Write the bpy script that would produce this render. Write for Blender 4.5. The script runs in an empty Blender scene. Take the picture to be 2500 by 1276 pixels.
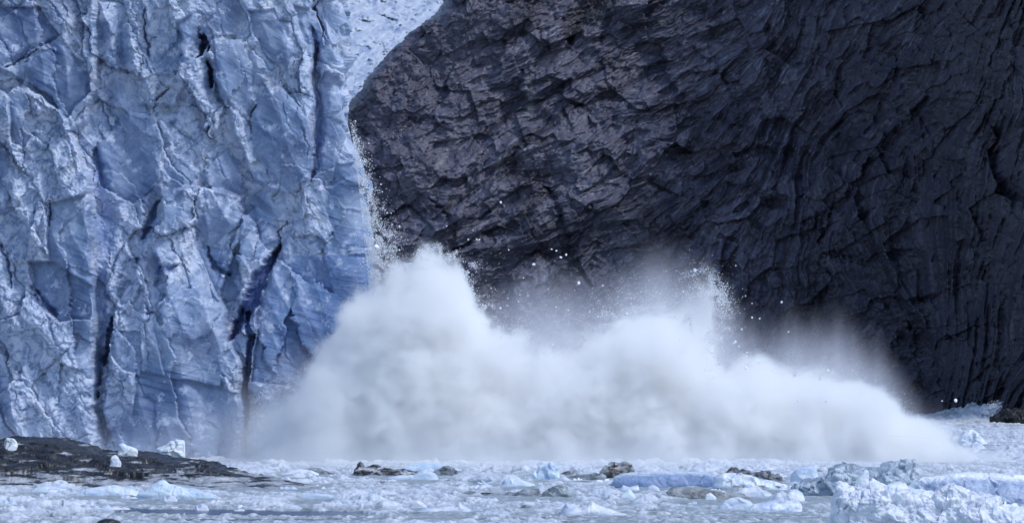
import bpy, bmesh, math, random
import numpy as np
from mathutils import Vector

# ------------------------------------------------------------------ camera, world, sun, exposure
F = 11893.0          # focal length in source pixels (frame 2500 x 1276)
HC = 11.3            # camera height above the water
VH = 900.0           # row of the horizon
sc = bpy.context.scene
cam_data = bpy.data.cameras.new('camera')
cam = bpy.data.objects.new('camera', cam_data)
sc.collection.objects.link(cam)
cam_data.sensor_width = 36.0
cam_data.lens = 36.0 * F / 2500.0
cam_data.shift_y = (VH - 638.0) / 2500.0
cam_data.clip_start = 1.0
cam_data.clip_end = 12000.0
cam.location = (0, 0, HC)
cam.rotation_euler = (math.radians(90), 0, 0)
sc.camera = cam

SUN_DIR = Vector((0.55, -0.30, 0.78)).normalized()      # towards the sun
SUN_EL = math.asin(SUN_DIR.z)
world = bpy.data.worlds.new('World')
sc.world = world
world.use_nodes = True
wn = world.node_tree
wn.nodes.clear()
w_out = wn.nodes.new('ShaderNodeOutputWorld')
w_bg = wn.nodes.new('ShaderNodeBackground')
w_sky = wn.nodes.new('ShaderNodeTexSky')
w_sky.sky_type = 'NISHITA'
w_sky.sun_disc = False
w_sky.sun_elevation = SUN_EL
w_sky.sun_rotation = math.atan2(SUN_DIR.x, SUN_DIR.y)
w_sky.air_density = 1.0
w_sky.dust_density = 0.6
w_sky.ozone_density = 2.0
w_bg.inputs['Strength'].default_value = 0.15
wn.links.new(w_sky.outputs[0], w_bg.inputs[0])
wn.links.new(w_bg.outputs[0], w_out.inputs[0])

sun_data = bpy.data.lights.new('sun', 'SUN')
sun_data.energy = 1.5
sun_data.angle = math.radians(12)
sun_data.color = (1.0, 0.985, 0.965)
sun = bpy.data.objects.new('sun', sun_data)
sc.collection.objects.link(sun)
sun.rotation_euler = SUN_DIR.to_track_quat('Z', 'Y').to_euler()
sun.location = (200, 300, 300)

sc.view_settings.view_transform = 'Standard'
sc.view_settings.look = 'None'
sc.view_settings.gamma = 1.0
sc.view_settings.exposure = 0.35
sc.render.engine = 'CYCLES'
cy = sc.cycles
cy.use_denoising = True
try:
    cy.denoiser = 'OPENIMAGEDENOISE'
except Exception:
    pass
cy.max_bounces = 15
cy.diffuse_bounces = 3
cy.glossy_bounces = 2
cy.transmission_bounces = 2
cy.transparent_max_bounces = 8
cy.volume_bounces = 15
cy.volume_step_rate = 0.2
cy.volume_max_steps = 256
cy.use_adaptive_sampling = True
cy.adaptive_threshold = 0.02

# ------------------------------------------------------------------ numpy noise
def _h(ix, iy, seed):
    x = ix.astype(np.int64) & 0xffffffff
    y = iy.astype(np.int64) & 0xffffffff
    h = (x * 374761393 + y * 668265263 + seed * 974634777) & 0xffffffff
    h = ((h ^ (h >> 13)) * 1274126177) & 0xffffffff
    h = h ^ (h >> 16)
    h = (h * 2246822519) & 0xffffffff
    return h ^ (h >> 15)

def hf(ix, iy, seed):
    return _h(ix, iy, seed).astype(np.float64) / 4294967295.0

def perlin(x, y, seed=0):
    xi = np.floor(x); yi = np.floor(y)
    fx = x - xi; fy = y - yi
    xi = xi.astype(np.int64); yi = yi.astype(np.int64)
    u = fx * fx * fx * (fx * (fx * 6 - 15) + 10)
    v = fy * fy * fy * (fy * (fy * 6 - 15) + 10)
    def g(ax, ay, dx, dy):
        a = hf(ax, ay, seed) * 2 * math.pi
        return np.cos(a) * dx + np.sin(a) * dy
    n00 = g(xi, yi, fx, fy); n10 = g(xi + 1, yi, fx - 1, fy)
    n01 = g(xi, yi + 1, fx, fy - 1); n11 = g(xi + 1, yi + 1, fx - 1, fy - 1)
    return ((n00 * (1 - u) + n10 * u) * (1 - v) + (n01 * (1 - u) + n11 * u) * v) * 1.5

def fbm(x, y, octv=4, seed=0, gain=0.5, lac=2.03):
    s = 0.0; a = 1.0; t = 0.0
    for i in range(octv):
        s = s + a * perlin(x, y, seed + i * 17)
        t += a; a *= gain; x = x * lac + 3.7; y = y * lac + 1.3
    return s / t

def ridged(x, y, octv=4, seed=0, gain=0.5):
    s = 0.0; a = 1.0; t = 0.0
    for i in range(octv):
        s = s + a * (1 - 2 * np.abs(perlin(x, y, seed + i * 13)))
        t += a; a *= gain; x = x * 2.03 + 5.1; y = y * 2.03 + 2.2
    return s / t            # about -1..1, sharp crests up

def billow(x, y, octv=4, seed=0, gain=0.5):
    s = 0.0; a = 1.0; t = 0.0
    for i in range(octv):
        s = s + a * (2 * np.abs(perlin(x, y, seed + i * 13)) - 0.4)
        t += a; a *= gain; x = x * 2.03 + 5.1; y = y * 2.03 + 2.2
    return s / t            # rounded lumps, sharp creases down

def voronoi(x, y, seed=0):
    """F1, F2, offset to the nearest seed, and three random numbers of its cell"""
    xi = np.floor(x).astype(np.int64); yi = np.floor(y).astype(np.int64)
    f1 = np.full(x.shape, 9.0); f2 = np.full(x.shape, 9.0)
    dx1 = np.zeros(x.shape); dy1 = np.zeros(x.shape)
    ci = np.zeros(x.shape, np.int64); cj = np.zeros(x.shape, np.int64)
    for i in (-1, 0, 1):
        for j in (-1, 0, 1):
            a = xi + i; b = yi + j
            px = a + 0.1 + 0.8 * hf(a, b, seed); py = b + 0.1 + 0.8 * hf(a, b, seed + 91)
            dx = x - px; dy = y - py
            d = np.sqrt(dx * dx + dy * dy)
            n = d < f1
            f2 = np.where(n, f1, np.minimum(f2, d))
            f1 = np.where(n, d, f1)
            dx1 = np.where(n, dx, dx1); dy1 = np.where(n, dy, dy1)
            ci = np.where(n, a, ci); cj = np.where(n, b, cj)
    return f1, f2, dx1, dy1, hf(ci, cj, seed + 7), hf(ci, cj, seed + 8), hf(ci, cj, seed + 9)

def hf3(i, j, k, seed):
    return _h(_h(i, j, seed).astype(np.int64), k, seed + 5).astype(np.float64) / 4294967295.0

def perlin3(x, y, z, seed=0):
    xi = np.floor(x); yi = np.floor(y); zi = np.floor(z)
    fx, fy, fz = x - xi, y - yi, z - zi
    xi, yi, zi = xi.astype(np.int64), yi.astype(np.int64), zi.astype(np.int64)
    f = lambda t: t * t * t * (t * (t * 6 - 15) + 10)
    u, v, w = f(fx), f(fy), f(fz); out = 0.0
    for i in (0, 1):
        for j in (0, 1):
            for k in (0, 1):
                h = _h(_h(xi + i, yi + j, seed).astype(np.int64), zi + k, seed + 5)
                a = (h & 1023) * (2 * math.pi / 1024); c = ((h >> 10) & 1023) / 511.5 - 1; q = np.sqrt(1 - c * c * 0.999)
                g = np.cos(a) * q * (fx - i) + np.sin(a) * q * (fy - j) + c * (fz - k)
                out = out + g * (u if i else 1 - u) * (v if j else 1 - v) * (w if k else 1 - w)
    return out * 1.6

def fbm3(P, sc_, octv=4, seed=0, gain=0.55, kind='fbm'):
    x, y, z = P[..., 0] / sc_[0], P[..., 1] / sc_[1], P[..., 2] / sc_[2]
    s = 0.0; a = 1.0; t = 0.0
    for i in range(octv):
        n = perlin3(x, y, z, seed + i * 11)
        if kind == 'billow': n = 2 * np.abs(n) - 0.4
        elif kind == 'ridged': n = 1 - 2 * np.abs(n)
        s = s + a * n; t += a; a *= gain; x = x * 2.03 + 1.7; y = y * 2.03 + 4.1; z = z * 2.03 + 2.9
    return s / t

def facets3(P, size, seed, tilt, off):
    x, y, z = P[..., 0] / size, P[..., 1] / size, P[..., 2] / size
    xi, yi, zi = [np.floor(t).astype(np.int64) for t in (x, y, z)]
    f1 = np.full(x.shape, 9.0); D = [np.zeros(x.shape) for _ in range(3)]; C = [np.zeros(x.shape, np.int64) for _ in range(3)]
    for i in (-1, 0, 1):
        for j in (-1, 0, 1):
            for k in (-1, 0, 1):
                a, b, c = xi + i, yi + j, zi + k
                h = _h(_h(a, b, seed).astype(np.int64), c, seed + 5)
                dx = x - a - (h & 1023) / 1023.0; dy = y - b - ((h >> 10) & 1023) / 1023.0; dz = z - c - ((h >> 20) & 1023) / 1023.0
                d = dx * dx + dy * dy + dz * dz
                n = d < f1
                f1 = np.where(n, d, f1)
                for q, v in enumerate((dx, dy, dz)): D[q] = np.where(n, v, D[q])
                for q, v in enumerate((a, b, c)): C[q] = np.where(n, v, C[q])
    r = [hf3(*C, seed + 20 + q) - 0.5 for q in range(4)]
    return size * (2 * off * r[0] + 2 * tilt * (r[1] * D[0] + r[2] * D[1] + r[3] * D[2]))

def grid_normals(P):
    a = np.gradient(P, axis=1); b = np.gradient(P, axis=0)
    n = np.cross(a, b); l = np.linalg.norm(n, axis=-1, keepdims=True)
    return n / np.maximum(l, 1e-9)

def facets(x, y, sx, sy, rot, seed, tilt, off):
    """height of broken plane facets"""
    c, s = math.cos(rot), math.sin(rot)
    X = (x * c + y * s) / sx; Y = (-x * s + y * c) / sy
    f1, f2, dx, dy, a, b, o = voronoi(X, Y, seed)
    return (o - 0.5) * 2 * off + (a - 0.5) * 2 * tilt * dx + (b - 0.5) * 2 * tilt * dy, f2 - f1

def sstep(a, b, x):
    t = np.clip((x - a) / (b - a), 0, 1)
    return t * t * (3 - 2 * t)

def poly_sd(x, y, pts):
    """signed distance to a polygon, positive inside"""
    n = len(pts); d = np.full(x.shape, 1e9); inside = np.zeros(x.shape, bool)
    for i in range(n):
        x0, y0 = pts[i]; x1, y1 = pts[(i + 1) % n]
        ex, ey = x1 - x0, y1 - y0
        t = np.clip(((x - x0) * ex + (y - y0) * ey) / (ex * ex + ey * ey), 0, 1)
        d = np.minimum(d, np.hypot(x - x0 - t * ex, y - y0 - t * ey))
        if y0 != y1:
            c = ((y0 > y) != (y1 > y)) & (x < (x1 - x0) * (y - y0) / (y1 - y0) + x0)
            inside ^= c
    return np.where(inside, d, -d)

def line_d(x, y, pts):
    """distance to a polyline given as (x, y, half width), in units of its own half width"""
    d = np.full(x.shape, 1e9)
    for (x0, y0, w0), (x1, y1, w1) in zip(pts[:-1], pts[1:]):
        ex, ey = x1 - x0, y1 - y0
        t = np.clip(((x - x0) * ex + (y - y0) * ey) / (ex * ex + ey * ey), 0, 1)
        d = np.minimum(d, np.hypot(x - x0 - t * ex, y - y0 - t * ey) / (w0 + (w1 - w0) * t))
    return d

def mixc(c0, c1, t):
    t = np.clip(t, 0, 1)[..., None]
    return np.asarray(c0) * (1 - t) + np.asarray(c1) * t

# ------------------------------------------------------------------ object helpers
def link(name, me, mat=None, parent=None):
    o = bpy.data.objects.new(name, me)
    sc.collection.objects.link(o)
    if mat is not None and me is not None and not me.materials:
        me.materials.append(mat)
    if parent is not None:
        o.parent = parent
    return o

def tag(o, label=None, cat=None, group=None, kind=None):
    if label: o['label'] = label
    if cat: o['category'] = cat
    if group: o['group'] = group
    if kind: o['kind'] = kind
    return o

def mesh_from(name, V, Fq, col=None, smooth=True):
    me = bpy.data.meshes.new(name)
    V = np.ascontiguousarray(V, dtype=np.float32).reshape(-1, 3)
    Fq = np.ascontiguousarray(Fq, dtype=np.int32)
    k = Fq.shape[1]
    me.vertices.add(len(V)); me.vertices.foreach_set('co', V.ravel())
    me.loops.add(Fq.size); me.loops.foreach_set('vertex_index', Fq.ravel())
    me.polygons.add(len(Fq)); me.polygons.foreach_set('loop_start', np.arange(0, Fq.size, k, dtype=np.int32))
    me.update(calc_edges=True)
    if smooth:
        me.polygons.foreach_set('use_smooth', np.ones(len(Fq), dtype=bool))
    if col is not None:
        a = me.color_attributes.new('tint', 'FLOAT_COLOR', 'POINT')
        c = np.ones((len(V), 4), np.float32); c[:, :col.shape[-1]] = col.reshape(-1, col.shape[-1])
        a.data.foreach_set('color', c.ravel())
    me.update()
    return me

def grid_faces(nr, nc, flip=False):
    r = np.arange(nr - 1)[:, None] * nc + np.arange(nc - 1)[None, :]
    q = np.stack([r, r + 1, r + nc + 1, r + nc], -1).reshape(-1, 4)
    return q[:, ::-1] if flip else q

def w2(u, v, Y):
    return np.stack([(u - 1250.0) * Y / F, Y + 0 * u, HC - (v - VH) * Y / F], -1)

# ------------------------------------------------------------------ materials
def new_mat(name):
    m = bpy.data.materials.new(name); m.use_nodes = True
    nt = m.node_tree; nt.nodes.clear()
    return m, nt

def nd(nt, typ, **kw):
    n = nt.nodes.new(typ)
    for k, v in kw.items():
        if k == 'inp':
            for a, b in v.items(): n.inputs[a].default_value = b
        else:
            setattr(n, k, v)
    return n

def math_n(nt, op, a, b=None, c=None, clamp=False):
    n = nt.nodes.new('ShaderNodeMath'); n.operation = op; n.use_clamp = clamp
    for i, v in enumerate((a, b, c)):
        if v is None: continue
        if isinstance(v, (int, float)): n.inputs[i].default_value = v
        else: nt.links.new(v, n.inputs[i])
    return n.outputs[0]

def surf_mat(name, rough=0.5, spec=0.5, tint_amt=0.25, nscale=2.0, bumps=((1.5, 0.25, 0.5),), sss=0.0, stretch=(1, 1, 1),
             dark=(0.6, 0.6, 0.6), rough_var=0.0, fixed=None, sss_r=(0.3, 0.5, 1.0), sss_s=0.5):
    """colour attribute 'tint' times a fine procedural grain, with layered bump"""
    m, nt = new_mat(name)
    out = nd(nt, 'ShaderNodeOutputMaterial'); p = nd(nt, 'ShaderNodeBsdfPrincipled')
    nt.links.new(p.outputs[0], out.inputs[0])
    tc = nd(nt, 'ShaderNodeTexCoord'); mp = nd(nt, 'ShaderNodeMapping'); mp.inputs['Scale'].default_value = stretch
    nt.links.new(tc.outputs['Object'], mp.inputs[0])
    if fixed is None:
        ca = nd(nt, 'ShaderNodeVertexColor'); ca.layer_name = 'tint'; csrc = ca.outputs[0]
    else:
        rg = nd(nt, 'ShaderNodeRGB'); rg.outputs[0].default_value = (*fixed, 1); csrc = rg.outputs[0]
    ns = nd(nt, 'ShaderNodeTexNoise', inp={'Scale': nscale, 'Detail': 6.0, 'Roughness': 0.65})
    nt.links.new(mp.outputs[0], ns.inputs['Vector'])
    ramp = nd(nt, 'ShaderNodeMapRange', inp={'From Min': 0.35, 'From Max': 0.65, 'To Min': 0.0, 'To Max': tint_amt})
    nt.links.new(ns.outputs[0], ramp.inputs[0])
    mx = nd(nt, 'ShaderNodeMix', data_type='RGBA', blend_type='MULTIPLY')
    nt.links.new(ramp.outputs[0], mx.inputs[0]); nt.links.new(csrc, mx.inputs[6]); mx.inputs[7].default_value = (*dark, 1)
    nt.links.new(mx.outputs[2], p.inputs['Base Color'])
    p.inputs['Specular IOR Level'].default_value = spec
    p.inputs['Roughness'].default_value = rough
    if rough_var:
        rr = nd(nt, 'ShaderNodeMapRange', inp={'From Min': 0.35, 'From Max': 0.65, 'To Min': rough - rough_var, 'To Max': rough + rough_var})
        n2 = nd(nt, 'ShaderNodeTexNoise', inp={'Scale': nscale * 0.35, 'Detail': 4.0})
        nt.links.new(mp.outputs[0], n2.inputs['Vector']); nt.links.new(n2.outputs[0], rr.inputs[0]); nt.links.new(rr.outputs[0], p.inputs['Roughness'])
    prev = None
    for s, dist, strg in bumps:
        n = nd(nt, 'ShaderNodeTexNoise', inp={'Scale': s, 'Detail': 5.0, 'Roughness': 0.6})
        nt.links.new(mp.outputs[0], n.inputs['Vector'])
        b = nd(nt, 'ShaderNodeBump', inp={'Strength': strg, 'Distance': dist})
        nt.links.new(n.outputs[0], b.inputs['Height'])
        if prev is not None: nt.links.new(prev, b.inputs['Normal'])
        prev = b.outputs[0]
    if prev is not None: nt.links.new(prev, p.inputs['Normal'])
    if sss:
        p.inputs['Subsurface Weight'].default_value = sss
        p.inputs['Subsurface Radius'].default_value = sss_r
        p.inputs['Subsurface Scale'].default_value = sss_s
    return m

M_ICE = surf_mat('glacier_ice', rough=0.42, spec=0.35, tint_amt=0.35, nscale=1.6, dark=(0.72, 0.80, 0.92),
                 bumps=((1.0, 0.15, 0.35), (6.0, 0.03, 0.4)), sss=0.35, sss_s=0.35)
M_ROCK = surf_mat('slate_rock', rough=0.45, spec=0.38, tint_amt=0.7, nscale=1.1, dark=(0.42, 0.42, 0.48), rough_var=0.15,
                  bumps=((0.9, 0.5, 0.6), (3.0, 0.15, 0.6)))
M_SNOWFIELD = surf_mat('snowfield', rough=0.8, spec=0.1, tint_amt=0.3, nscale=0.12, dark=(0.7, 0.78, 0.95), bumps=((0.2, 2.0, 0.6),))
M_BRASH = surf_mat('brash', rough=0.55, spec=0.3, tint_amt=0.6, nscale=2.2, dark=(0.62, 0.66, 0.72), bumps=((3.0, 0.12, 0.8), (9.0, 0.04, 0.6)))
M_BERG = surf_mat('berg_ice', rough=0.45, spec=0.35, tint_amt=0.25, nscale=2.0, dark=(0.75, 0.82, 0.92), bumps=((2.0, 0.08, 0.35), (8.0, 0.02, 0.4)), sss=0.4, sss_s=0.25)
M_GLASSY = surf_mat('clear_ice', rough=0.2, spec=0.6, tint_amt=0.5, nscale=1.5, dark=(0.6, 0.7, 0.85), bumps=((1.5, 0.2, 0.8), (6.0, 0.06, 0.7)))
M_ISLET = surf_mat('silty_rock', rough=0.4, spec=0.45, tint_amt=0.35, nscale=3.0, dark=(0.45, 0.45, 0.48), rough_var=0.2, bumps=((2.0, 0.12, 0.5), (8.0, 0.03, 0.5)))
M_CHUNK = surf_mat('flying_ice', rough=0.5, spec=0.3, tint_amt=0.1, fixed=(0.86, 0.89, 0.95), bumps=((6.0, 0.05, 0.5),))

def water_mat():
    m, nt = new_mat('sea_water')
    out = nd(nt, 'ShaderNodeOutputMaterial'); p = nd(nt, 'ShaderNodeBsdfPrincipled')
    nt.links.new(p.outputs[0], out.inputs[0])
    p.inputs['Base Color'].default_value = (0.035, 0.05, 0.10, 1); p.inputs['Roughness'].default_value = 0.18
    tc = nd(nt, 'ShaderNodeTexCoord'); n = nd(nt, 'ShaderNodeTexNoise', inp={'Scale': 1.2, 'Detail': 4.0})
    mp = nd(nt, 'ShaderNodeMapping'); mp.inputs['Scale'].default_value = (0.6, 1.4, 1)
    nt.links.new(tc.outputs['Object'], mp.inputs[0]); nt.links.new(mp.outputs[0], n.inputs['Vector'])
    b = nd(nt, 'ShaderNodeBump', inp={'Strength': 0.5, 'Distance': 0.15})
    nt.links.new(n.outputs[0], b.inputs['Height']); nt.links.new(b.outputs[0], p.inputs['Normal'])
    return m
M_WATER = water_mat()

# ------------------------------------------------------------------ water
me = mesh_from('water', np.array([[-2500, 150, 0], [2500, 150, 0], [2500, 4500, 0], [-2500, 4500, 0]]), np.array([[0, 1, 2, 3]]), smooth=False)
tag(link('water', me, M_WATER), 'dark blue fjord water showing in streaks between the drifting ice', 'water', kind='structure')

# ------------------------------------------------------------------ glacier front
GY = 604.0; GP = F / GY     # pixels per metre at the ice wall
def build_glacier():
    v = np.concatenate([np.arange(-390, -90, 6.0), np.arange(-90, 1165, 1.7)])
    E = np.interp(v, [-90, 0, 60, 120, 175, 205, 255, 300, 340, 400, 470, 520, 600, 660, 700, 740, 800, 900, 1165],
                  [838, 843, 850, 852, 842, 824, 846, 850, 862, 884, 889, 895, 897, 893, 880, 872, 868, 862, 860])
    E = E - 12 + 5 * fbm(v / 40.0, v * 0 + 3.3, 3, 5)
    s_front = np.concatenate([np.arange(-1000, -80, 5.0), np.arange(-80, 800, 1.7)])
    R = 48.0
    n_arc = 70; n_side = 70
    # parameter: columns up to u=800 scaled per row onto the front, then the arc, then the side going back
    nr = len(v); nf = len(s_front); nc = nf + n_arc + n_side
    S = np.zeros((nr, nc)); BX = np.zeros((nr, nc)); BY = np.zeros((nr, nc)); NX = np.zeros((nr, nc)); NY = np.zeros((nr, nc))
    fr = (E - R)
    front = s_front[None, :] + (np.clip((s_front[None, :] - 500) / 300.0, 0, 1)) * (fr[:, None] - 800)
    S[:, :nf] = front; BX[:, :nf] = front; NY[:, :nf] = -1
    a = np.linspace(0, math.pi / 2, n_arc + 1)[1:]
    BX[:, nf:nf + n_arc] = fr[:, None] + R * np.sin(a)[None, :]
    BY[:, nf:nf + n_arc] = (R * (1 - np.cos(a)) / GP)[None, :]
    NX[:, nf:nf + n_arc] = np.sin(a); NY[:, nf:nf + n_arc] = -np.cos(a)
    S[:, nf:nf + n_arc] = fr[:, None] + R * a[None, :]
    b = (np.arange(n_side) + 1) ** 1.25 * 0.28
    BX[:, nf + n_arc:] = E[:, None] - 2.0 * np.arange(n_side)[None, :] * 0.5
    BY[:, nf + n_arc:] = R / GP + b[None, :]
    NX[:, nf + n_arc:] = 1
    S[:, nf + n_arc:] = fr[:, None] + R * math.pi / 2 + b[None, :] * GP
    U = S; V = v[:, None] + 0 * S
    # warp
    wu = U + 26 * fbm(U / 80, V / 80, 5, 11, 0.6)
    wv = V + 26 * fbm(U / 80, V / 80, 5, 21, 0.6)
    # broad relief: pillars and bays
    h = 2.6 * fbm(U / 170, V / 420, 2, 31) + 1.3 * ridged((U - 0.35 * V) / 120, V / 330, 2, 32)
    pu = U + 1.3 * (wu - U) + 30 * fbm(U / 200, V / 170, 2, 46)
    f_p, e_p = facets(pu, V + 1.4 * (wv - V), 104, 300, math.radians(-14), 45, 1.3, 1.0)
    h = h + f_p - 0.35 * (1 - sstep(0.0, 0.10, e_p)) * sstep(-0.2, 0.3, fbm(U / 90, V / 90, 2, 47))
    for pts, b0, gx, gz in (
            ([(-140, 330), (60, 195), (150, 270), (200, 370), (226, 470), (230, 640), (236, 800), (236, 960), (262, 1200), (-140, 1200)], 2.6, 1.1, 0.1),
            ([(262, 1200), (252, 940), (275, 760), (335, 640), (388, 490), (470, 440), (590, 478), (604, 560), (560, 650), (545, 720), (560, 800), (598, 900), (602, 1200)], 2.0, 0.7, 0.15),
            ([(480, 80), (620, -120), (760, -120), (766, 300), (760, 440), (700, 480), (610, 440), (560, 300)], 1.9, 0.7, -0.2),
            ([(-140, -120), (230, -120), (242, 120), (215, 300), (165, 330), (120, 230), (0, 172), (-140, 165)], 1.6, 0.8, -0.3),
            ([(300, -120), (470, -120), (475, 100), (430, 260), (330, 250), (290, 80)], 0.9, 0.8, 0.0),
            ([(612, 1200), (622, 760), (690, 600), (745, 470), (860, 430), (1000, 430), (1000, 1200)], 1.0, 0.5, 0.1)):
        cx = sum(q[0] for q in pts) / len(pts); cz = sum(q[1] for q in pts) / len(pts)
        sd = poly_sd(U + 0.7 * (wu - U), V + 0.7 * (wv - V), pts)
        h = h + sstep(-3, 9, sd) * (b0 + np.clip(gx * (U - cx) / 100, -2, 2) + gz * (V - cz) / 100) - 0.5 * sstep(-34, 0, sd) * (1 - sstep(0, 8, sd))
    h_big = h.copy()
    f_a, e_a = facets(wu, wv, 95, 170, math.radians(-28), 41, 1.0, 0.75)
    f_b, e_b = facets(wu, wv, 44, 72, math.radians(-32), 42, 0.8, 0.34)
    f_c, e_c = facets(wu, wv, 19, 28, math.radians(-20), 43, 0.32, 0.13)
    f_d, e_d = facets(wu, wv, 8.5, 11, 0.3, 44, 0.13, 0.05)
    crumble = sstep(-0.10, 0.30, fbm(U / 120 + 0.3 * V / 120, V / 150, 4, 51) + 0.18)
    # hand placed crumbly zones
    for pts in ([(380, 170), (470, 170), (560, 290), (620, 400), (560, 480), (470, 470), (430, 330), (370, 260)],
                [(0, 180), (60, 190), (150, 280), (215, 420), (225, 500), (120, 600), (0, 560), (0, 400)],
                [(60, 760), (150, 740), (200, 880), (240, 1060), (60, 1060), (0, 900)],
                [(230, 640), (330, 560), (370, 700), (300, 760), (250, 740)],
                [(600, 100), (640, 160), (750, 180), (760, 260), (650, 200)],
                [(680, 480), (740, 470), (800, 560), (740, 610), (690, 560)],
                [(150, 30), (230, 20), (240, 300), (160, 240)]):
        crumble = np.maximum(crumble, sstep(-25, 15, poly_sd(wu, wv, pts)) * 0.95)
    smooth = 1 - crumble
    h = h + f_a + f_b * (0.50 + 0.3 * crumble) + f_c * (0.05 + 0.42 * crumble) + f_d * (0.0 + 0.45 * crumble)
    h = h - 0.28 * (1 - sstep(0.0, 0.07, e_a)) - 0.0 * e_b
    h = h + crumble * (0.42 * billow(wu / 38, wv / 38, 4, 61, 0.5) + 0.07 * ridged(wu / 12, wv / 14, 3, 62))
    # big clean slabs: polygon, bulge, slope in x, slope in z (m per 100 px)
    slabs = [
        ([(521, 100), (592, 90), (622, 175), (607, 290), (557, 261), (527, 215)], 1.0, -0.9, -0.5),
        ([(647, 211), (692, 216), (757, 296), (763, 351), (754, 432), (702, 471), (617, 376), (614, 281)], 1.3, 0.7, -0.4),
        ([(602, 25), (667, 20), (712, 125), (702, 170), (667, 140), (617, 85)], 0.9, 1.0, -0.3),
        ([(55, 160), (145, 105), (210, 150), (222, 225), (160, 290), (120, 250), (75, 200)], 0.8, -0.8, -0.6),
        ([(-90, 20), (90, 15), (145, 90), (60, 135), (0, 160), (-90, 190)], 0.9, -0.7, 0.7),
        ([(221, 361), (311, 266), (376, 271), (396, 351), (381, 451), (321, 501), (241, 451)], 0.7, 0.9, -0.5),
        ([(491, 426), (547, 361), (587, 426), (589, 475), (532, 478)], 0.9, -0.6, -0.6),
        ([(628, 765), (668, 622), (784, 620), (900, 620), (900, 760), (880, 980), (775, 960), (616, 930)], 0.6, 0.5, 0.15),
        ([(371, 780), (418, 722), (503, 692), (545, 706), (558, 812), (535, 1000), (450, 1000), (402, 896)], 1.3, 0.5, -0.15),
        ([(587, 531), (622, 501), (674, 531), (672, 585), (605, 650), (585, 620)], 0.9, -0.9, -0.3),
        ([(471, 542), (552, 481), (589, 501), (587, 552), (511, 602)], 0.8, 0.9, -0.4),
        ([(120, 500), (225, 470), (228, 640), (225, 760), (150, 770), (125, 640)], 0.8, 0.8, 0.1),
        ([(772, 281), (790, 170), (827, 200), (850, 301), (822, 411), (770, 421)], 0.2, 1.2, 0.1),
        ([(820, 400), (905, 400), (915, 600), (830, 610), (790, 500)], 0.5, 0.5, 0.1),
        ([(340, 900), (600, 960), (610, 1165), (300, 1165)], 0.5, 0.2, 0.2),
        ([(715, 10), (770, 20), (790, 110), (750, 120)], 0.7, 0.9, 0.2),
        ([(430, 60), (470, 30), (484, 90), (470, 160), (430, 150)], 0.8, 0.6, 0.2),
        ([(480, 600), (560, 600), (600, 700), (555, 760), (505, 670)], 0.3, 0.6, 0.3),
        ([(20, 230), (50, 240), (82, 330), (60, 360), (25, 350)], 0.7, 0.9, -0.3),
        ([(70, 640), (140, 640), (230, 700), (225, 780), (150, 790), (80, 700)], -0.3, 0.7, 0.1),
        ([(270, 800), (345, 810), (350, 920), (300, 900), (275, 870)], 0.6, 0.6, 0.1),
        ([(-90, 380), (0, 330), (22, 400), (18, 520), (-90, 540)], 0.8, 0.8, 0.1)]
    slabm = np.zeros_like(h)
    for k, (pts, b0, gx, gz) in enumerate(slabs):
        cx = sum(p[0] for p in pts) / len(pts); cyy = sum(p[1] for p in pts) / len(pts)
        sd = poly_sd(U + 0.45 * (wu - U), V + 0.45 * (wv - V), pts)
        w = sstep(-1.5, 3.0, sd)
        plane = b0 + gx * (U - cx) / 100 + gz * (V - cyy) / 100 + 0.06 * fbm(U / 40, V / 40, 3, 70 + k) + 0.22 * f_a + 0.04 * f_b + 0.72 * h_big
        plane = plane - 0.30 * (1 - sstep(0, 16, sd)) + 0.22 * fbm(wu / 75, wv / 110, 3, 170 + k, 0.5)
        h = h * (1 - w) + plane * w
        slabm = np.maximum(slabm, w)
    # cracks, clefts and holes
    cracks = [
        ([(684, 592, 3), (668, 622, 12), (640, 665, 17), (622, 715, 23), (600, 760, 25), (576, 800, 15), (560, 830, 5)], 4.5),
        ([(600, 765, 7), (612, 815, 10), (609, 880, 10), (601, 945, 7), (604, 1010, 5), (600, 1100, 3)], 3.5),
        ([(684, 592, 3), (676, 560, 2), (700, 540, 1)], 1.2),
        ([(230, 360, 5), (238, 440, 22), (255, 520, 30), (252, 640, 20), (250, 740, 16), (252, 800, 12), (240, 900, 8), (234, 970, 4)], 1.35),
        ([(272, 775, 4), (264, 820, 10), (252, 880, 9), (250, 892, 3)], 3.5),
        ([(758, 60, 4), (774, 150, 15), (776, 300, 17), (768, 400, 12), (756, 440, 3)], 1.6),
        ([(487, 84, 6), (497, 98, 11), (488, 128, 6), (478, 140, 3)], 5.0),
        ([(508, 112, 5), (507, 125, 4)], 3.0),
        ([(505, 150, 5), (512, 178, 9), (514, 212, 5)], 4.5),
        ([(10, 167, 1.5), (60, 136, 2.6), (90, 122, 2.2), (135, 96, 1.2)], 1.5),
        ([(346, 586, 4), (364, 545, 14), (384, 490, 6)], 2.0),
        ([(78, 700, 5), (100, 740, 14), (140, 768, 6)], 1.8),
        ([(380, 700, 5), (400, 660, 16), (430, 650, 8)], 1.4),
        ([(505, 600, 3), (520, 650, 9), (560, 672, 3)], 1.5),
        ([(556, 262, 3), (532, 240, 8), (528, 200, 3)], 1.5),
        ([(372, 246, 3), (395, 226, 5), (410, 212, 2)], 1.5),
        ([(124, 490, 1.2), (124, 520, 2.2), (122, 560, 1.2)], 1.2),
        ([(608, 288, 2), (618, 266, 4), (624, 255, 2)], 1.8),
        ([(235, 905, 3), (238, 950, 7), (232, 975, 3)], 1.8),
        ([(350, 15, 2), (355, 100, 4), (362, 140, 2)], 1.2),
        ([(0, 600, 3), (20, 640, 5), (30, 700, 2)], 1.5)]
    deep = np.zeros_like(h)
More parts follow.
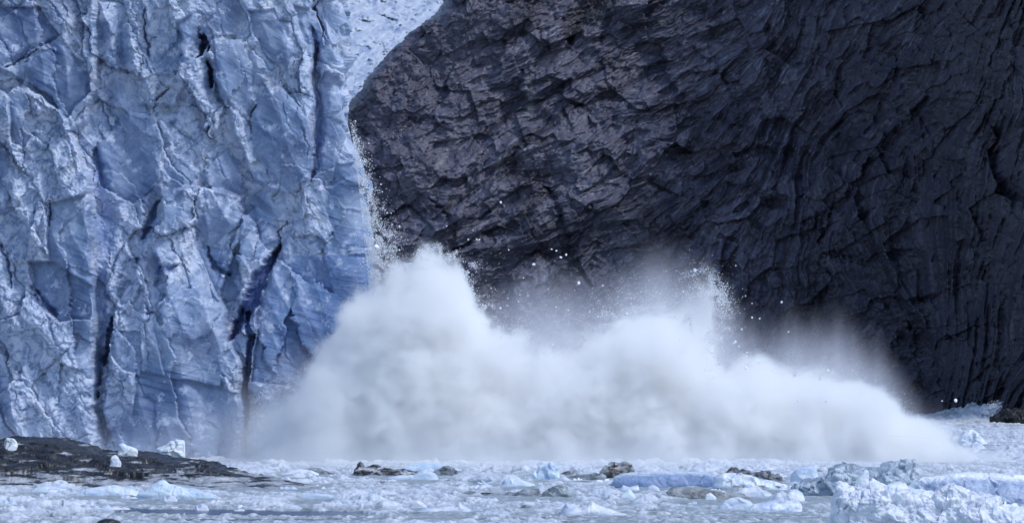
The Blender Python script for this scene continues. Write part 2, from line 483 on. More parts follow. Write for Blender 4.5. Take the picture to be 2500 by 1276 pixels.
    ju = U + 12 * fbm(U / 30, V / 30, 5, 81, 0.62); jv = V + 12 * fbm(U / 30, V / 30, 5, 82, 0.62)
    for pts, dep in cracks:
        d = line_d(ju, jv, pts)
        w = 1 - sstep(0.35, 1.05, d) if dep > 2.4 or dep < 1.3 else 1 - sstep(0.0, 1.3, d)
        # one lip breaks off sharply, the other is worn back
        dl = line_d(ju + 5 + 0 * jv, jv + 3, [(a_, b_, c_ * 3.2) for a_, b_, c_ in pts])
        h = h - dep * 0.85 * w - 0.22 * dep * (1 - sstep(0.0, 1.0, dl))
        deep = np.maximum(deep, w * (1.0 if dep > 2.4 else 0.45))
    h = h * np.interp(S, [0, 855, 915, 960, 3000], [1, 1, 0.45, 0.05, 0.0])
    # the whole cliff of ice leans back a little
    lean = (900 - V) / GP * 0.07
    # layering
    dirn = np.interp(V, [0, 500, 700, 1100], [0.62, 0.62, 0.42, 0.22])
    lam = V - dirn * U + 6 * fbm(U / 90, V / 90, 2, 91)
    bands = 0.55 * fbm(lam / 6.5, U / 120 + V / 300, 4, 92, 0.7) + 0.6 * fbm(lam / 15.0, U / 170 + V / 400, 3, 96, 0.6)
    bands2 = fbm(lam / 26.0, U / 220, 3, 93)
    h = h + 0.10 * bands * smooth + 0.10 * slabm * bands2
    P = np.zeros((nr, nc, 3))
    P[..., 0] = (BX - 1250) / GP + NX * h
    P[..., 1] = GY + BY + NY * h + lean
    P[..., 2] = HC + (VH - V) / GP
    # colour of the ice
    gz_ = np.gradient(h, axis=0) / (np.gradient(v)[:, None] / GP)                 # + : sticks out further down -> ledge that holds crumbs
    ledge = sstep(0.35, 1.3, gz_)
    t1 = sstep(-0.35, 0.35, fbm(U / 150, V / 150, 3, 101))
    col = mixc((0.185, 0.27, 0.43), (0.32, 0.405, 0.56), t1)
    blueness = np.clip(sstep(500, 900, U) * sstep(500, 700, V) * 0.8, 0, 1)
    tone = sum(sstep(-1, 3, poly_sd(U + 0.45 * (wu - U), V + 0.45 * (wv - V), sl_[0])) * t_ for sl_, t_ in zip(slabs, (0.6, 0.35, 0.5, 0.7, 0.8, 0.6, 0.5, 0.5, 0.2, 0.3, 0.1, 0.3, 0.2, 0.0, 0.3, 0.2, 0.3, 0.7, 0.4, 0.8, 0.6, 0.5)))
    col = mixc(col, (0.15, 0.225, 0.38), np.clip(tone, 0, 1))
    col = mixc(col, (0.15, 0.265, 0.52), blueness * slabm)
    col = mixc(col, (0.10, 0.15, 0.29), 0.75 * sstep(0.0, 0.5, fbm(U / 110 + 5, V / 140, 3, 110) + 0.45 * sstep(500, 0, U + V)))  # random dark patches, plus corner darkening painted in towards the upper left
    grey = sstep(0.05, 0.4, fbm(U / 70, V / 70, 3, 103))
    col = mixc(col, (0.27, 0.30, 0.36), 0.55 * grey * (1 - slabm * 0.7))
    col = mixc(col, (0.065, 0.115, 0.27), np.clip(sstep(-0.02, 0.34, bands) * (0.35 + 0.6 * slabm) * (1 - 0.75 * crumble), 0, 0.9))
    col = mixc(col, (0.36, 0.46, 0.64), 0.5 * sstep(0.0, 0.5, bands2) * smooth)
    white = np.clip(crumble * sstep(-0.15, 0.27, billow(wu / 30, wv / 30, 5, 104, 0.75)) * (1 - 0.75 * slabm) + 0.18 * ledge, 0, 1)
    dust = sstep(0.14, 0.32, fbm(U / 48, V / 48, 6, 105, 0.75)) * 0.9
    white = np.maximum(white, dust)
    col = mixc(col, (0.58, 0.635, 0.77), white * 0.9)
    col = mixc(col, (0.12, 0.19, 0.46), deep * 0.8)
    # close the top and the back so that it is a solid mass
    top = P[0].copy()
    rows = []
    for dy in (6.0, 40.0, 120.0):
        r = top.copy(); r[:, 1] = np.maximum(top[:, 1], GY + dy); r[:, 0] -= 0.10 * dy; r[:, 2] += 1.5 + 0.25 * dy
        rows.insert(0, r)
    P = np.concatenate([np.stack(rows), P], 0)
    col = np.concatenate([np.repeat(col[:1], 3, 0), col], 0)
    me = mesh_from('glacier', P, grid_faces(P.shape[0], nc, True), col)
    return tag(link('glacier', me, M_ICE), 'towering blue glacier front of fractured striped ice with a long dark crack', 'glacier', kind='structure')
build_glacier()

# ------------------------------------------------------------------ rock cliff
def build_cliff():
    v = np.concatenate([np.arange(-390, -110, 7.0), np.arange(-110, 1070, 1.9)])
    ve = [-390, -110, -60, 0, 30, 55, 80, 105, 130, 160, 185, 215, 240, 262, 280, 300, 330, 500, 1070]
    ue = [1340, 1150, 1118, 1084, 1070, 1036, 1003, 978, 950, 926, 903, 886, 866, 846, 842, 850, 846, 850, 850]
    E = np.interp(v, ve, ue) + 11 * fbm(v / 30, v * 0 + 1.7, 5, 201, 0.75) - 5 * ridged(v / 17, v * 0 + 0.4, 3, 202)
    nback = 14
    x = np.concatenate([np.linspace(0, 0.08, 100)[:-1] ** 1.0, np.linspace(0.08, 1, 830)])
    nr = len(v); nf = len(x)
    U = E[:, None] + x[None, :] * (2680 - E[:, None]); V = v[:, None] + 0 * U
    # plan of the wall
    base = np.interp(U, [840, 1000, 1300, 1700, 2000, 2250, 2500, 2700], [1117, 1117, 1124, 1133, 1128, 1098, 1046, 1008])
    Y = base + (1020 - V) * 0.030 * np.interp(U, [840, 1700, 2500], [1.6, 1.0, 0.25])
    t = np.clip((U - E[:, None]) / 28.0, 0, 1)
    Y = Y + 6 * (1 - np.sqrt(1 - (1 - t) ** 2))
    wu = U + 26 * fbm(U / 190, V / 190, 4, 211); wv = V + 26 * fbm(U / 190, V / 190, 4, 212)
    # foliation: height of the layer lines
    uu = np.arange(700, 2900, 5.0)
    slope = np.interp(uu, [800, 1050, 1250, 1500, 1800, 1880, 1960, 2050, 2200, 2330, 2420, 2700], [0.25, 0.35, 0.45, 0.5, 0.75, 1.7, 2.2, 1.3, 0.9, 1.6, 3.2, 3.4])
    g = np.cumsum(slope) * 5.0
    q = wv + np.interp(wu, uu, g) * (1 - 0.45 * sstep(350, 900, V) * (1 - sstep(2250, 2450, U))) + 55 * fbm(U / 330, V / 250, 3, 213)
    p = U - 0.6 * V
    foli = sstep(1000, 1350, U + 0.3 * V + 120 * fbm(U / 200, V / 200, 3, 214)) * (1 - 0.5 * sstep(1850, 2300, U) * sstep(-0.3, 0.2, fbm(U / 160, V / 200, 3, 215)))
    h = 5.5 * fbm(U / 420, V / 330, 3, 221) + 2.6 * fbm(wu / 150, wv / 120, 4, 222)
    thin = 1 / np.sqrt(1 + np.interp(wu, uu, slope) ** 2)
    h = h + foli * (3.9 * ridged(q / 125, p / 420, 2, 231) + 1.9 * ridged(q / 56, p / 190, 3, 232, 0.6) + 0.85 * thin * ridged(q / 24, p / 75, 3, 233, 0.6))
    h = h + foli * 0.6 * thin ** 2 * ridged(q / 9.5, p / 42, 2, 234)
    f_a, e_a = facets(wu, wv, 120, 85, math.radians(-30), 241, 2.3, 1.1)
    f_b, e_b = facets(wu, wv, 46, 30, math.radians(-30), 242, 1.0, 0.55)
    f_c, e_c = facets(wu, wv, 17, 11, math.radians(-30), 243, 0.42, 0.22)
    h = h + 1.5 * f_a + 1.3 * f_b + 0.9 * f_c
    h = h + (1 - foli) * (1.6 * billow(wu / 60, wv / 50, 5, 251, 0.62))
    h = h + 0.5 * fbm(wu / 12, wv / 9, 4, 252, 0.65)
    lines = [
        ([(1272, 175, 4), (1262, 210, 16), (1245, 250, 20), (1232, 295, 9)], 3.2),
        ([(1325, 455, 4), (1352, 480, 9), (1370, 520, 10), (1372, 570, 12), (1385, 620, 10), (1440, 690, 7)], 3.0),
        ([(1490, -40, 30), (1430, 20, 34), (1402, 60, 22), (1388, 98, 8)], 6.0),
        ([(1468, 110, 3), (1482, 60, 7), (1492, 0, 8)], 2.0),
        ([(2262, 240, 5), (2235, 290, 12), (2150, 370, 10), (2085, 465, 11), (2030, 520, 9), (2000, 590, 4)], 4.0),
        ([(1540, 440, 4), (1650, 452, 16), (1740, 425, 12), (1800, 408, 6)], 3.5),
        ([(1790, 380, 5), (1860, 372, 12), (1920, 380, 16), (1950, 430, 14)], 4.0),
        ([(1880, 60, 8), (1890, 180, 14), (1905, 280, 16), (1890, 370, 8)], 2.6),
        ([(1790, 520, 4), (1860, 490, 16), (1920, 500, 12)], 3.5),
        ([(2490, 90, 20), (2480, 180, 12), (2400, 330, 5)], 3.0),
        ([(2240, 780, 18), (2270, 900, 30), (2255, 960, 14)], 3.0),
        ([(1620, 600, 4), (1720, 560, 9), (1800, 590, 6)], 2.2),
        ([(1000, 290, 2), (1040, 300, 6), (1080, 298, 3)], 1.5),
        ([(1050, 480, 3), (1110, 560, 8), (1105, 640, 12)], 2.2),
        ([(930, 420, 10), (940, 480, 22), (925, 560, 14), (935, 640, 20)], 3.0),
        ([(2120, 330, 6), (2180, 200, 10), (2190, 130, 4)], 2.0),
        ([(1630, 320, 3), (1670, 300, 8), (1700, 290, 3)], 1.8),
        ([(2020, 620, 6), (2120, 640, 10), (2230, 610, 5)], 2.6),
        ([(2130, 735, 6), (2230, 745, 10), (2300, 720, 5)], 2.6)]
    ju = U + 26 * fbm(U / 50, V / 50, 5, 261, 0.65); jv = V + 26 * fbm(U / 50, V / 50, 5, 262, 0.65)
    for pts, dep in lines:
        h = h - 0.75 * dep * (1 - sstep(0.1, 1.5, line_d(ju, jv, pts)))
    amp = sstep(0, 15, U - E[:, None]) * 0.3 + 0.7
    Y = Y - h * amp
    P = w2(U, V, Y)
    # slate colour, darkened towards the right to paint in that end's shade
    n1 = fbm(wu / 170, wv / 150, 4, 271); n2 = fbm(q / 34, p / 150, 4, 272, 0.6); n3 = fbm(wu / 22, wv / 16, 4, 273, 0.65)
    shadowed = np.clip(sstep(1720, 2380, U + 0.25 * V + 300 * n1), 0, 1)
    col = mixc((0.118, 0.117, 0.168), (0.040, 0.038, 0.060), shadowed)
    col = mixc(col, (0.150, 0.160, 0.222), sstep(-0.1, 0.6, n1 + 0.5 * n3) * (1 - 0.8 * shadowed) * 0.7)
    col = mixc(col, (0.05, 0.048, 0.065), sstep(0.05, 0.55, n2) * 0.75)
    col = mixc(col, (0.42, 0.43, 0.52), sstep(0.02, 0.55, fbm(q / 10, p / 85, 4, 274, 0.7)) * foli * (1 - 0.45 * shadowed) * (0.25 + 0.75 * sstep(-0.15, 0.3, fbm(U / 170, V / 120, 3, 276))) * 0.8)  # pale layer streaks, doubling as sky glints painted into the rock
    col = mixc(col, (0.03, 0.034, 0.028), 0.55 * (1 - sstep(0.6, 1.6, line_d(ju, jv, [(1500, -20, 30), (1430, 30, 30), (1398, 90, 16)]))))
    seam = ridged(q / 95 + 7, p / 520, 2, 277)
    col = mixc(col, (0.022, 0.021, 0.036), 0.75 * sstep(0.45, 0.85, seam) * foli)  # dark bands painted along the layers as the shade of deep folds
    col = mixc(col, (0.24, 0.25, 0.32), 0.45 * sstep(0.2, 0.6, fbm(q / 60, p / 330, 3, 278)) * foli * (1 - 0.5 * shadowed))  # broad pale bands painted as the shine between the folds
    veins = [[(1060, 420, 6), (1100, 350, 10), (1120, 320, 5)], [(1290, 190, 5), (1300, 240, 12), (1280, 290, 6)], [(1060, 440, 3), (1050, 460, 5)], [(1205, 440, 4), (1225, 400, 7), (1240, 380, 3)]]
    for pts in veins:
        col = mixc(col, (0.30, 0.30, 0.31), 0.6 * (1 - sstep(0.3, 1.4, line_d(ju, jv, pts))))
    # side that turns away behind the silhouette
    back = []
    cb = []
    for k in range(nback):
        r = P[:, 0].copy(); d = (k + 1) ** 1.6 * 1.6
        sc_ = (r[:, 1] + d) / r[:, 1]
        r[:, 0] = r[:, 0] * sc_ + d * 0.03; r[:, 2] = HC + (r[:, 2] - HC) * sc_ - d * 0.03; r[:, 1] += d
        back.insert(0, r); cb.insert(0, col[:, 0])
    P = np.concatenate([np.stack(back, 1), P], 1); col = np.concatenate([np.stack(cb, 1), col], 1)
    top = P[0].copy(); rows = []
    for d in (8.0, 60.0, 200.0):
        r = top.copy(); r[:, 1] = np.maximum(r[:, 1], top[:, 1].min() + d + 10); r[:, 2] += d * 0.3
        rows.insert(0, r)
    P = np.concatenate([np.stack(rows), P], 0); col = np.concatenate([np.repeat(col[:1], 3, 0), col], 0)
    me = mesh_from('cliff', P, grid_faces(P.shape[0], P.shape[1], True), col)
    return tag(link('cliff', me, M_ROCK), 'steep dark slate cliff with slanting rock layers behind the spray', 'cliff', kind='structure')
build_cliff()

# ------------------------------------------------------------------ snowfield far behind
def build_snowfield():
    v = np.concatenate([np.arange(-600, -60, 8.0), np.arange(-60, 400, 2.0), np.arange(400, 1000, 8.0)]); u = np.concatenate([np.arange(-300, 640, 12.0), np.arange(640, 1150, 2.5), np.arange(1150, 1800, 12.0)])
    U, V = np.meshgrid(u, v)
    Y = 1750 + (300 - V) * np.where(V < 300, 1.7, 0.5)
    wu = U + 10 * fbm(U / 50, V / 40, 3, 301)
    h = 10 * fbm(U / 90, V / 60, 4, 302) + 8 * ridged((V + 0.45 * wu) / 26, (U - 0.3 * V) / 80, 3, 303) + 2.5 * billow(wu / 24, V / 13, 4, 304)
    holes = np.zeros_like(h)
    holes = sstep(0.12, 0.42, fbm(U / 30 + V / 60, V / 16, 4, 306, 0.6))
    h = h - 5 * holes
    g_a, _ = facets(U + 0.8 * (wu - U), V + 5 * fbm(U / 20, V / 15, 3, 310), 44, 20, 0.35, 308, 5.0, 3.5); g_b, _ = facets(U, V, 15, 8, 0.2, 309, 1.6, 1.0)
    h = h + g_a + g_b
    P = w2(U, V, Y - h)
    col = mixc((0.52, 0.57, 0.66), (0.37, 0.43, 0.56), sstep(0.0, 0.5, fbm(U / 35, V / 20, 4, 305)))
    col = mixc(col, (0.26, 0.33, 0.50), holes * 0.75)
    me = mesh_from('snowfield', P, grid_faces(len(v), len(u), True), col)
    tag(link('snowfield', me, M_SNOWFIELD), 'bright snowy upper glacier slope in the gap between ice wall and cliff', 'snowfield', kind='structure')
build_snowfield()

# ------------------------------------------------------------------ brash ice carpet on the water
def build_brash():
    y = [318.0]
    while y[-1] < 1190: y.append(y[-1] * 1.00125)
    y = np.array(y); u = np.arange(-170, 2680, 2.6)
    X = (u[None, :] - 1250) * y[:, None] / F; Y = y[:, None] + 0 * X
    V = VH + F * HC / Y; U = u[None, :] + 0 * X
    wx = X + 0.8 * fbm(X / 3, Y / 5, 3, 401); wy = Y + 1.6 * fbm(X / 3, Y / 5, 3, 402)
    rough = sstep(-0.3, 0.25, fbm(X / 26, Y / 60, 3, 403) + 0.25 - 0.55 * sstep(1222, 1275, V) + 0.05)
    f1, f2, dx, dy, a, b, c = voronoi(wx / 3.2, wy / 5.5, 411)
    dome = np.clip(1 - (f1 / (0.30 + 0.35 * a)) ** 2, 0, 1) ** 0.6 * (0.15 + 0.9 * b ** 3)
    f1b, f2b, _, _, a2, b2, c2 = voronoi(wx / 1.1, wy / 2.0, 412)
    dome2 = np.clip(1 - (f1b / (0.35 + 0.3 * a2)) ** 2, 0, 1) ** 0.6 * (0.1 + 0.9 * b2 ** 2)
    z = 0.03 + rough * (0.62 * dome + 0.30 * dome2) + (1 - rough) * 0.26 * dome2
    z = z + (0.08 + 0.13 * rough) * billow(wx / 0.8, wy / 1.4, 4, 413, 0.6) + 0.02 * fbm(X / 0.35, Y / 0.7, 2, 414)
    for xa, xb, yf in footprints:
        if yf < 420 and xb - xa > 20: continue
        i0, i1 = np.searchsorted(y, (yf - 34, yf + 2)); sl = slice(i0, i1)
        m_ = sstep(xa - 0.5, xa + 0.8, X[sl]) * sstep(xb + 0.5, xb - 0.8, X[sl]) * sstep(yf - 34, yf - 14, Y[sl])
        z[sl] = z[sl] * (1 - 0.70 * m_)
    # swell thrown up by the fall, running up the foot of the cliff
    z = z + 1.6 * np.exp(-((Y - 640) / 60) ** 2) * np.exp(-((X - 22) / 34) ** 2) * 0.35
    foot = sstep(1000, 1045, Y) * sstep(40, 100, X)
    z = z + foot * (0.5 + 0.8 * sstep(75, 104, X) + 2.2 * np.exp(-((X - 101) / 5.5) ** 2)) * sstep(1005, 1040, Y) * (0.75 + 0.7 * fbm(X / 3.0, Y / 7, 4, 421, 0.65))
    # leads of open water near the camera
    lead = 0.9 * sstep(-0.05, 0.2, fbm(X / 30, Y / 3.2, 3, 431)) * sstep(1228, 1245, V) * (1 - sstep(700, 1100, U + 60 * fbm(X / 9, Y / 4, 2, 432)))
    lead2 = np.exp(-((V - (1243 + 0.013 * U + 3 * fbm(U / 130, V / 50, 2, 433))) / 6.0) ** 2) * (1 - sstep(820, 960, U)) * sstep(120, 420, U)
    lead3 = np.exp(-((V - (1262 + 0.004 * U)) / 2.6) ** 2) * (1 - sstep(1250, 1500, U)) * sstep(700, 900, U)
    lead4 = sstep(0.33, 0.42, fbm(X / 7, Y / 10, 4, 434)) * (1 - rough * 0.4) * 0.7
    cut = np.maximum.reduce([lead, lead2 * 1.2, lead3, lead4]) + 0.25 * fbm(X / 0.9, Y / 1.2, 3, 435)
    z = np.where(cut > 0.52, -0.12, z)
    z = z - 0.25 * sstep(0.35, 0.52, cut)
    P = np.stack([X, Y, z], -1)
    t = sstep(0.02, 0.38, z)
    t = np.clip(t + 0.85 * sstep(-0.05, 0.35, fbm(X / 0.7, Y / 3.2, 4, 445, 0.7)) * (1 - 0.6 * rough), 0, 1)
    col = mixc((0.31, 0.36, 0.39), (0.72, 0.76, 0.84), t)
    col = mixc(col, (0.20, 0.23, 0.25), sstep(0.05, 0.4, fbm(X / 1.3, Y / 4.5, 5, 441, 0.65)) * (1 - rough) * 0.7)
    col = mixc(col, (0.50, 0.62, 0.80), sstep(0.1, 0.5, fbm(X / 5, Y / 10, 3, 442)) * 0.45 * t)
    dirt = sstep(0.34, 0.5, fbm(wx / 2.0, wy / 7.0, 4, 443))
    col = mixc(col, (0.15, 0.16, 0.17), dirt * 0.75)
    far = sstep(800, 1100, Y)
    col = mixc(col, (0.42, 0.45, 0.42), far * sstep(-0.1, 0.4, fbm(X / 6, Y / 20, 3, 444)) * 0.8)
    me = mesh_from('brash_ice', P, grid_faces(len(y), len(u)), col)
    tag(link('brash_ice', me, M_BRASH), 'carpet of crushed white brash ice floating on the water', 'brash ice', kind='stuff')

# ------------------------------------------------------------------ icebergs and rocks in the water, from their skyline
footprints = []
def lump(name, top, vb, depth=0.6, seed=1, mat=M_BERG, rough=0.5, facet=0.5, pw=2.2, cols=((0.50, 0.62, 0.80), (0.80, 0.84, 0.91)),
         dirt=0.0, dirtc=(0.10, 0.10, 0.11), res=1.6, minw=0.0, bands=0.0, z0=-0.25, bluef=0.0, oc=4, bs=1.0):
    """a solid lump whose skyline follows (px, row) points; vb is the row of its waterline"""
    Yf = F * HC / (vb - VH)
    wpx = top[-1][0] - top[0][0]
    D = max(depth * wpx * Yf / F * 0.5, minw, 0.25)
    Yc = Yf + D
    s = Yc / F
    footprints.append(((top[0][0] - 1250) * s, (top[-1][0] - 1250) * s, Yf))
    n = max(24, int(wpx / res)); m = max(20, min(220, int(2 * D / (res * s) * 0.6)))
    hgt = HC - (min(p[1] for p in top) - VH) * s
    m = int(min(240, max(44, 0.75 * (2 * D + 2 * hgt) / (res * s))))
    th = np.linspace(0, math.pi, m); ex_ = 2.0 / pw
    t = -np.sign(np.cos(th)) * np.abs(np.cos(th)) ** ex_; pf = np.abs(np.sin(th)) ** ex_
    pf[0] = pf[-1] = 0.0
    u = np.linspace(top[0][0], top[-1][0], n)
    U, T = np.meshgrid(u, t)
    X = (U - 1250) * s
    tu = np.array([p[0] for p in top], float); tv = np.array([p[1] for p in top], float)
    crest = 0.18 * perlin(X / 2.5, X * 0 + 0.5, seed + 3)
    TT = T
    jag = 1.2 * perlin(U / 7.0, T * 2, seed + 5) + 0.6 * perlin(U / 3.0, T * 5, seed + 6)
    H = HC - (np.interp(U + jag * rough, tu, tv) - VH) * s
    H = np.maximum(H, 0.02)
    prof = pf[:, None] + 0 * T
    # ends taper in plan so that it has no square footprint
    e = (U - u[0]) / (u[-1] - u[0]); plan = np.clip(1 - np.abs(2 * e - 1) ** 5, 0.0, 1) ** 0.5
    yy = (T + crest * (1 - T * T)) * D * (0.35 + 0.65 * plan) * (1 + 0.25 * perlin(X / 3.0, T * 1.5, seed + 9))
    Yw = Yc + yy
    hmax = float(H.max()); k = min(1.0, hmax / 2.6)
    zz = np.where(prof <= 0.001, z0, np.maximum(H * prof, z0))
    P = np.stack([X, Yw, zz], -1)
    N = grid_normals(P)
    away = np.clip(np.abs(TT) * 2.0, 0.22, 1) * sstep(0.0, 0.35, H * prof) * sstep(0, 0.04, e) * sstep(1, 0.96, e)
    d = facet * (facets3(P, 1.5, seed + 11, 0.55, 0.22) + facets3(P, 0.6, seed + 12, 0.5, 0.22))
    d = d + rough * 0.50 * fbm3(P, (1.3 * bs, 1.3 * bs, 1.0 * bs), oc, seed + 21, 0.5, 'billow')
    P[..., 0] += 0.35 * k * perlin(zz / 0.9 + 3.1, yy / 1.4, seed + 33) * sstep(0.0, 0.5, H * prof)
    P = P + N * (k * away * d)[..., None]
    P[0, :, 2] = z0; P[-1, :, 2] = z0; P[:, 0, 2] = z0; P[:, -1, 2] = z0
    zz = P[..., 2]
    cols = [tuple(0.78 * c_ + 0.22 * (sum(cc) / 3) for c_ in cc) for cc in cols]
    tt = sstep(-0.3, 0.3, fbm(X / 1.5, zz / 0.8 + yy * 0.3, 4, seed + 41))
    col = mixc(cols[0], cols[1], tt)
    topm = sstep(0.72, 0.97, prof) * (1 - bluef * 0.2)
    if bluef:
        col = mixc(mixc((0.19, 0.28, 0.48), cols[0], 0.4 * tt), cols[1], np.clip(topm + (1 - bluef), 0, 1))
    if bands:
        bn = fbm((zz * 1.0 - 0.25 * X) / 0.16, X / 6, 3, seed + 51)
        col = mixc(col, (0.16, 0.22, 0.36), sstep(0.0, 0.5, bn) * bands)
    if dirt:
        dn = fbm(X / 1.0, zz / 0.45 + yy * 0.2, 5, seed + 61, 0.65)
        col = mixc(col, dirtc, sstep(0.45 - dirt, 0.75 - dirt, dn + 0.25))
    me = mesh_from(name, P, grid_faces(m, n), col)
    return link(name, me, mat)

PALE = ((0.50, 0.62, 0.80), (0.80, 0.84, 0.91))
SNOWY = ((0.54, 0.60, 0.74), (0.76, 0.79, 0.87))
BLUE = ((0.26, 0.42, 0.70), (0.52, 0.66, 0.86))
GREY = ((0.16, 0.19, 0.22), (0.34, 0.38, 0.42))
DARK = ((0.012, 0.012, 0.014), (0.05, 0.05, 0.052))

def berg(label, top, vb, cat='iceberg', name='iceberg', group=None, **kw):
    return tag(lump(name, top, vb, **kw), label, cat, group)

# the low rocky islet at the left
def build_islet():
    top = [(-260, 1092), (-120, 1078), (-20, 1072), (40, 1067), (100, 1066), (150, 1070), (180, 1078), (215, 1085), (235, 1097), (290, 1098), (340, 1103), (380, 1107),
           (410, 1118), (470, 1124), (520, 1131), (560, 1146), (600, 1157), (650, 1162), (700, 1167), (745, 1172), (775, 1178)]
    tu = np.array([p[0] for p in top], float); tv = np.array([p[1] + (6 if p[0] < 400 else 1) for p in top], float)
    Yf, D = 462.0, 24.0
    footprints.append((-34.0, -18.5, 463.0))
    footprints.append((-24.0, -17.0, 472.0))
    u = np.arange(-260, 776, 1.5); m = 420
    w = np.linspace(0, 2, m)
    U, W = np.meshgrid(u, w)
    Yc = Yf + D * 0.75
    s = Yc / F
    X = (U - 1250) * s
    H = HC - (np.interp(U + 3 * perlin(U / 12, W * 3, 501), tu, tv) - VH) * s
    Yw = Yf + (W * D) * (0.3 + 0.7 * sstep(776, 420, U)) + 1.2 * fbm(X / 3.0, X * 0, 3, 502)
    # front rises in steps to the ridge at W = 0.75, then falls behind
    prof = np.where(W < 0.75, 1 - (1 - W / 0.75) ** 1.35, 1 - ((W - 0.75) / 1.25) ** 2 * 1.2)
    z = np.maximum(H - 0.12 * np.clip(H, 0, 1), 0.0) * prof
    ledges = ridged((z * 1.0 + 0.10 * X + 0.5 * fbm(X / 4, Yw / 4, 2, 510)) / 0.9, X / 9.0, 3, 511, 0.6)
    away = np.clip(np.abs(W - 0.75) * 4, 0.15, 1)
    k = sstep(0, 0.8, z)
    z = z + k * away * (0.30 * ledges + 0.15 * fbm(X / 2.6, Yw / 2.6, 4, 512, 0.6))
    z[0] = -0.4; z[-1] = -0.6; z[:, 0] = -0.4; z[:, -1] = -0.4
    P = np.stack([X, Yw, z], -1)
    N = grid_normals(P)
    Q = P.copy(); Q[..., 2] += 0.10 * X
    d = 0.5 * facets3(Q * np.array([0.4, 0.5, 1.6]), 1.4, 514, 0.45, 0.22) + 0.30 * fbm3(Q, (2.2, 2.2, 0.45), 5, 515, 0.6, 'ridged')
    P = P + N * (k * away * d)[..., None]
    z = P[..., 2]
    n1 = fbm(X / 3.2 + 0.2 * z, z / 0.45 + Yw / 9, 5, 521, 0.62)
    n2 = fbm(X / 1.0, z / 0.25, 4, 522, 0.6)
    col = mixc((0.011, 0.012, 0.015), (0.040, 0.041, 0.048), sstep(-0.3, 0.4, n2))
    silt = np.clip(sstep(0.06, 0.24, n1 + 0.42 * (1 - sstep(0.4, 2.2, z)) - 0.16), 0, 1)
    col = mixc(col, (0.42, 0.445, 0.50), silt * 0.9)
    col = mixc(col, (0.02, 0.02, 0.02), sstep(0.1, 0.4, fbm(X / 1.6, z / 0.2 + 3, 4, 523)) * 0.75)
    col = mixc(col, (0.62, 0.65, 0.70), sstep(0.38, 0.5, n1 + 0.3 * (1 - sstep(0.1, 1.4, z))) * 0.6)
    me = mesh_from('rock_islet', P, grid_faces(m, len(u)), col)
    tag(link('rock_islet', me, M_ISLET), 'low dark rock islet streaked with pale silt in front of the glacier', 'rock islet')
build_islet()

# ice stranded on the islet
berg('large translucent ice block standing on the islet ridge, its right side upright', [(388, 1122), (388, 1098), (396, 1091), (406, 1088), (418, 1076), (432, 1073), (450, 1074), (456, 1079), (455, 1100), (450, 1122)], 1172, depth=1.0, seed=601, rough=0.2, facet=0.35, cols=((0.62, 0.72, 0.84), (0.82, 0.86, 0.92)), z0=2.0, name='ice_block', cat='ice block', pw=5)
berg('rounded white ice block lying on the islet just left of its upright neighbour', [(284, 1114), (287, 1096), (296, 1086), (304, 1083), (318, 1089), (329, 1096), (332, 1105), (332, 1114)], 1181, depth=0.9, seed=602, rough=0.15, facet=0.3, cols=((0.66, 0.74, 0.85), (0.84, 0.88, 0.93)), z0=2.4, name='ice_block', cat='ice block', pw=4)
berg('small squarish white ice block on the high left end of the islet', [(11, 1096), (12, 1074), (20, 1069), (34, 1070), (38, 1080), (37, 1096)], 1184, depth=0.9, seed=603, rough=0.15, facet=0.3, cols=((0.68, 0.76, 0.86), (0.84, 0.88, 0.93)), z0=3.2, name='ice_block', cat='ice block', pw=5)
berg('little white ice piece on dark rock below the rounded ice block', [(272, 1126), (276, 1112), (283, 1108), (289, 1116), (288, 1126)], 1186, depth=0.9, seed=604, rough=0.2, facet=0.3, cols=SNOWY, z0=1.4, name='ice_block', cat='ice block', pw=3)
berg('pale glassy ice pieces heaped at the shore of the islet', [(226, 1184), (234, 1168), (246, 1151), (258, 1156), (262, 1166), (276, 1154), (286, 1166), (292, 1180), (296, 1184)], 1186, depth=0.7, seed=605, rough=0.4, facet=0.7, cols=((0.5, 0.58, 0.68), (0.74, 0.78, 0.84)), name='ice_block', cat='ice block')

# floating bergs, far to near
berg('light blue angular iceberg with a flat bright top beside a murky wave', [(1300, 1166), (1306, 1152), (1314, 1148), (1315, 1136), (1324, 1134), (1342, 1134), (1345, 1127), (1352, 1134), (1360, 1138), (1363, 1150), (1369, 1168)], 1170, depth=0.7, seed=611, rough=0.2, facet=0.5, cols=((0.42, 0.58, 0.82), (0.66, 0.78, 0.90)), pw=3)
berg('dirt covered iceberg with ragged black and white top left of centre', [(860, 1158), (866, 1147), (873, 1132), (880, 1128), (884, 1138), (892, 1140), (905, 1136), (918, 1132), (934, 1140), (960, 1144), (985, 1143), (1003, 1148), (1014, 1155), (1022, 1149), (1024, 1156)], 1161, depth=0.35, seed=612, rough=0.8, facet=0.8, cols=((0.10, 0.10, 0.11), (0.50, 0.52, 0.56)), dirt=0.35, dirtc=(0.03, 0.03, 0.035))
berg('grey rounded iceberg tapering to a long low tail', [(745, 1156), (755, 1142), (770, 1140), (784, 1142), (796, 1150), (812, 1153), (830, 1158)], 1158, depth=0.5, seed=613, rough=0.4, facet=0.5, cols=GREY, dirt=0.1)
berg('gritty grey iceberg with a peaked middle, beside the pale blue dome of ice', [(1050, 1158), (1062, 1147), (1080, 1139), (1094, 1135), (1102, 1141), (1112, 1150), (1117, 1148), (1118, 1158)], 1163, depth=0.5, seed=614, rough=0.6, facet=0.8, cols=GREY, dirt=0.2, dirtc=(0.06, 0.06, 0.065))
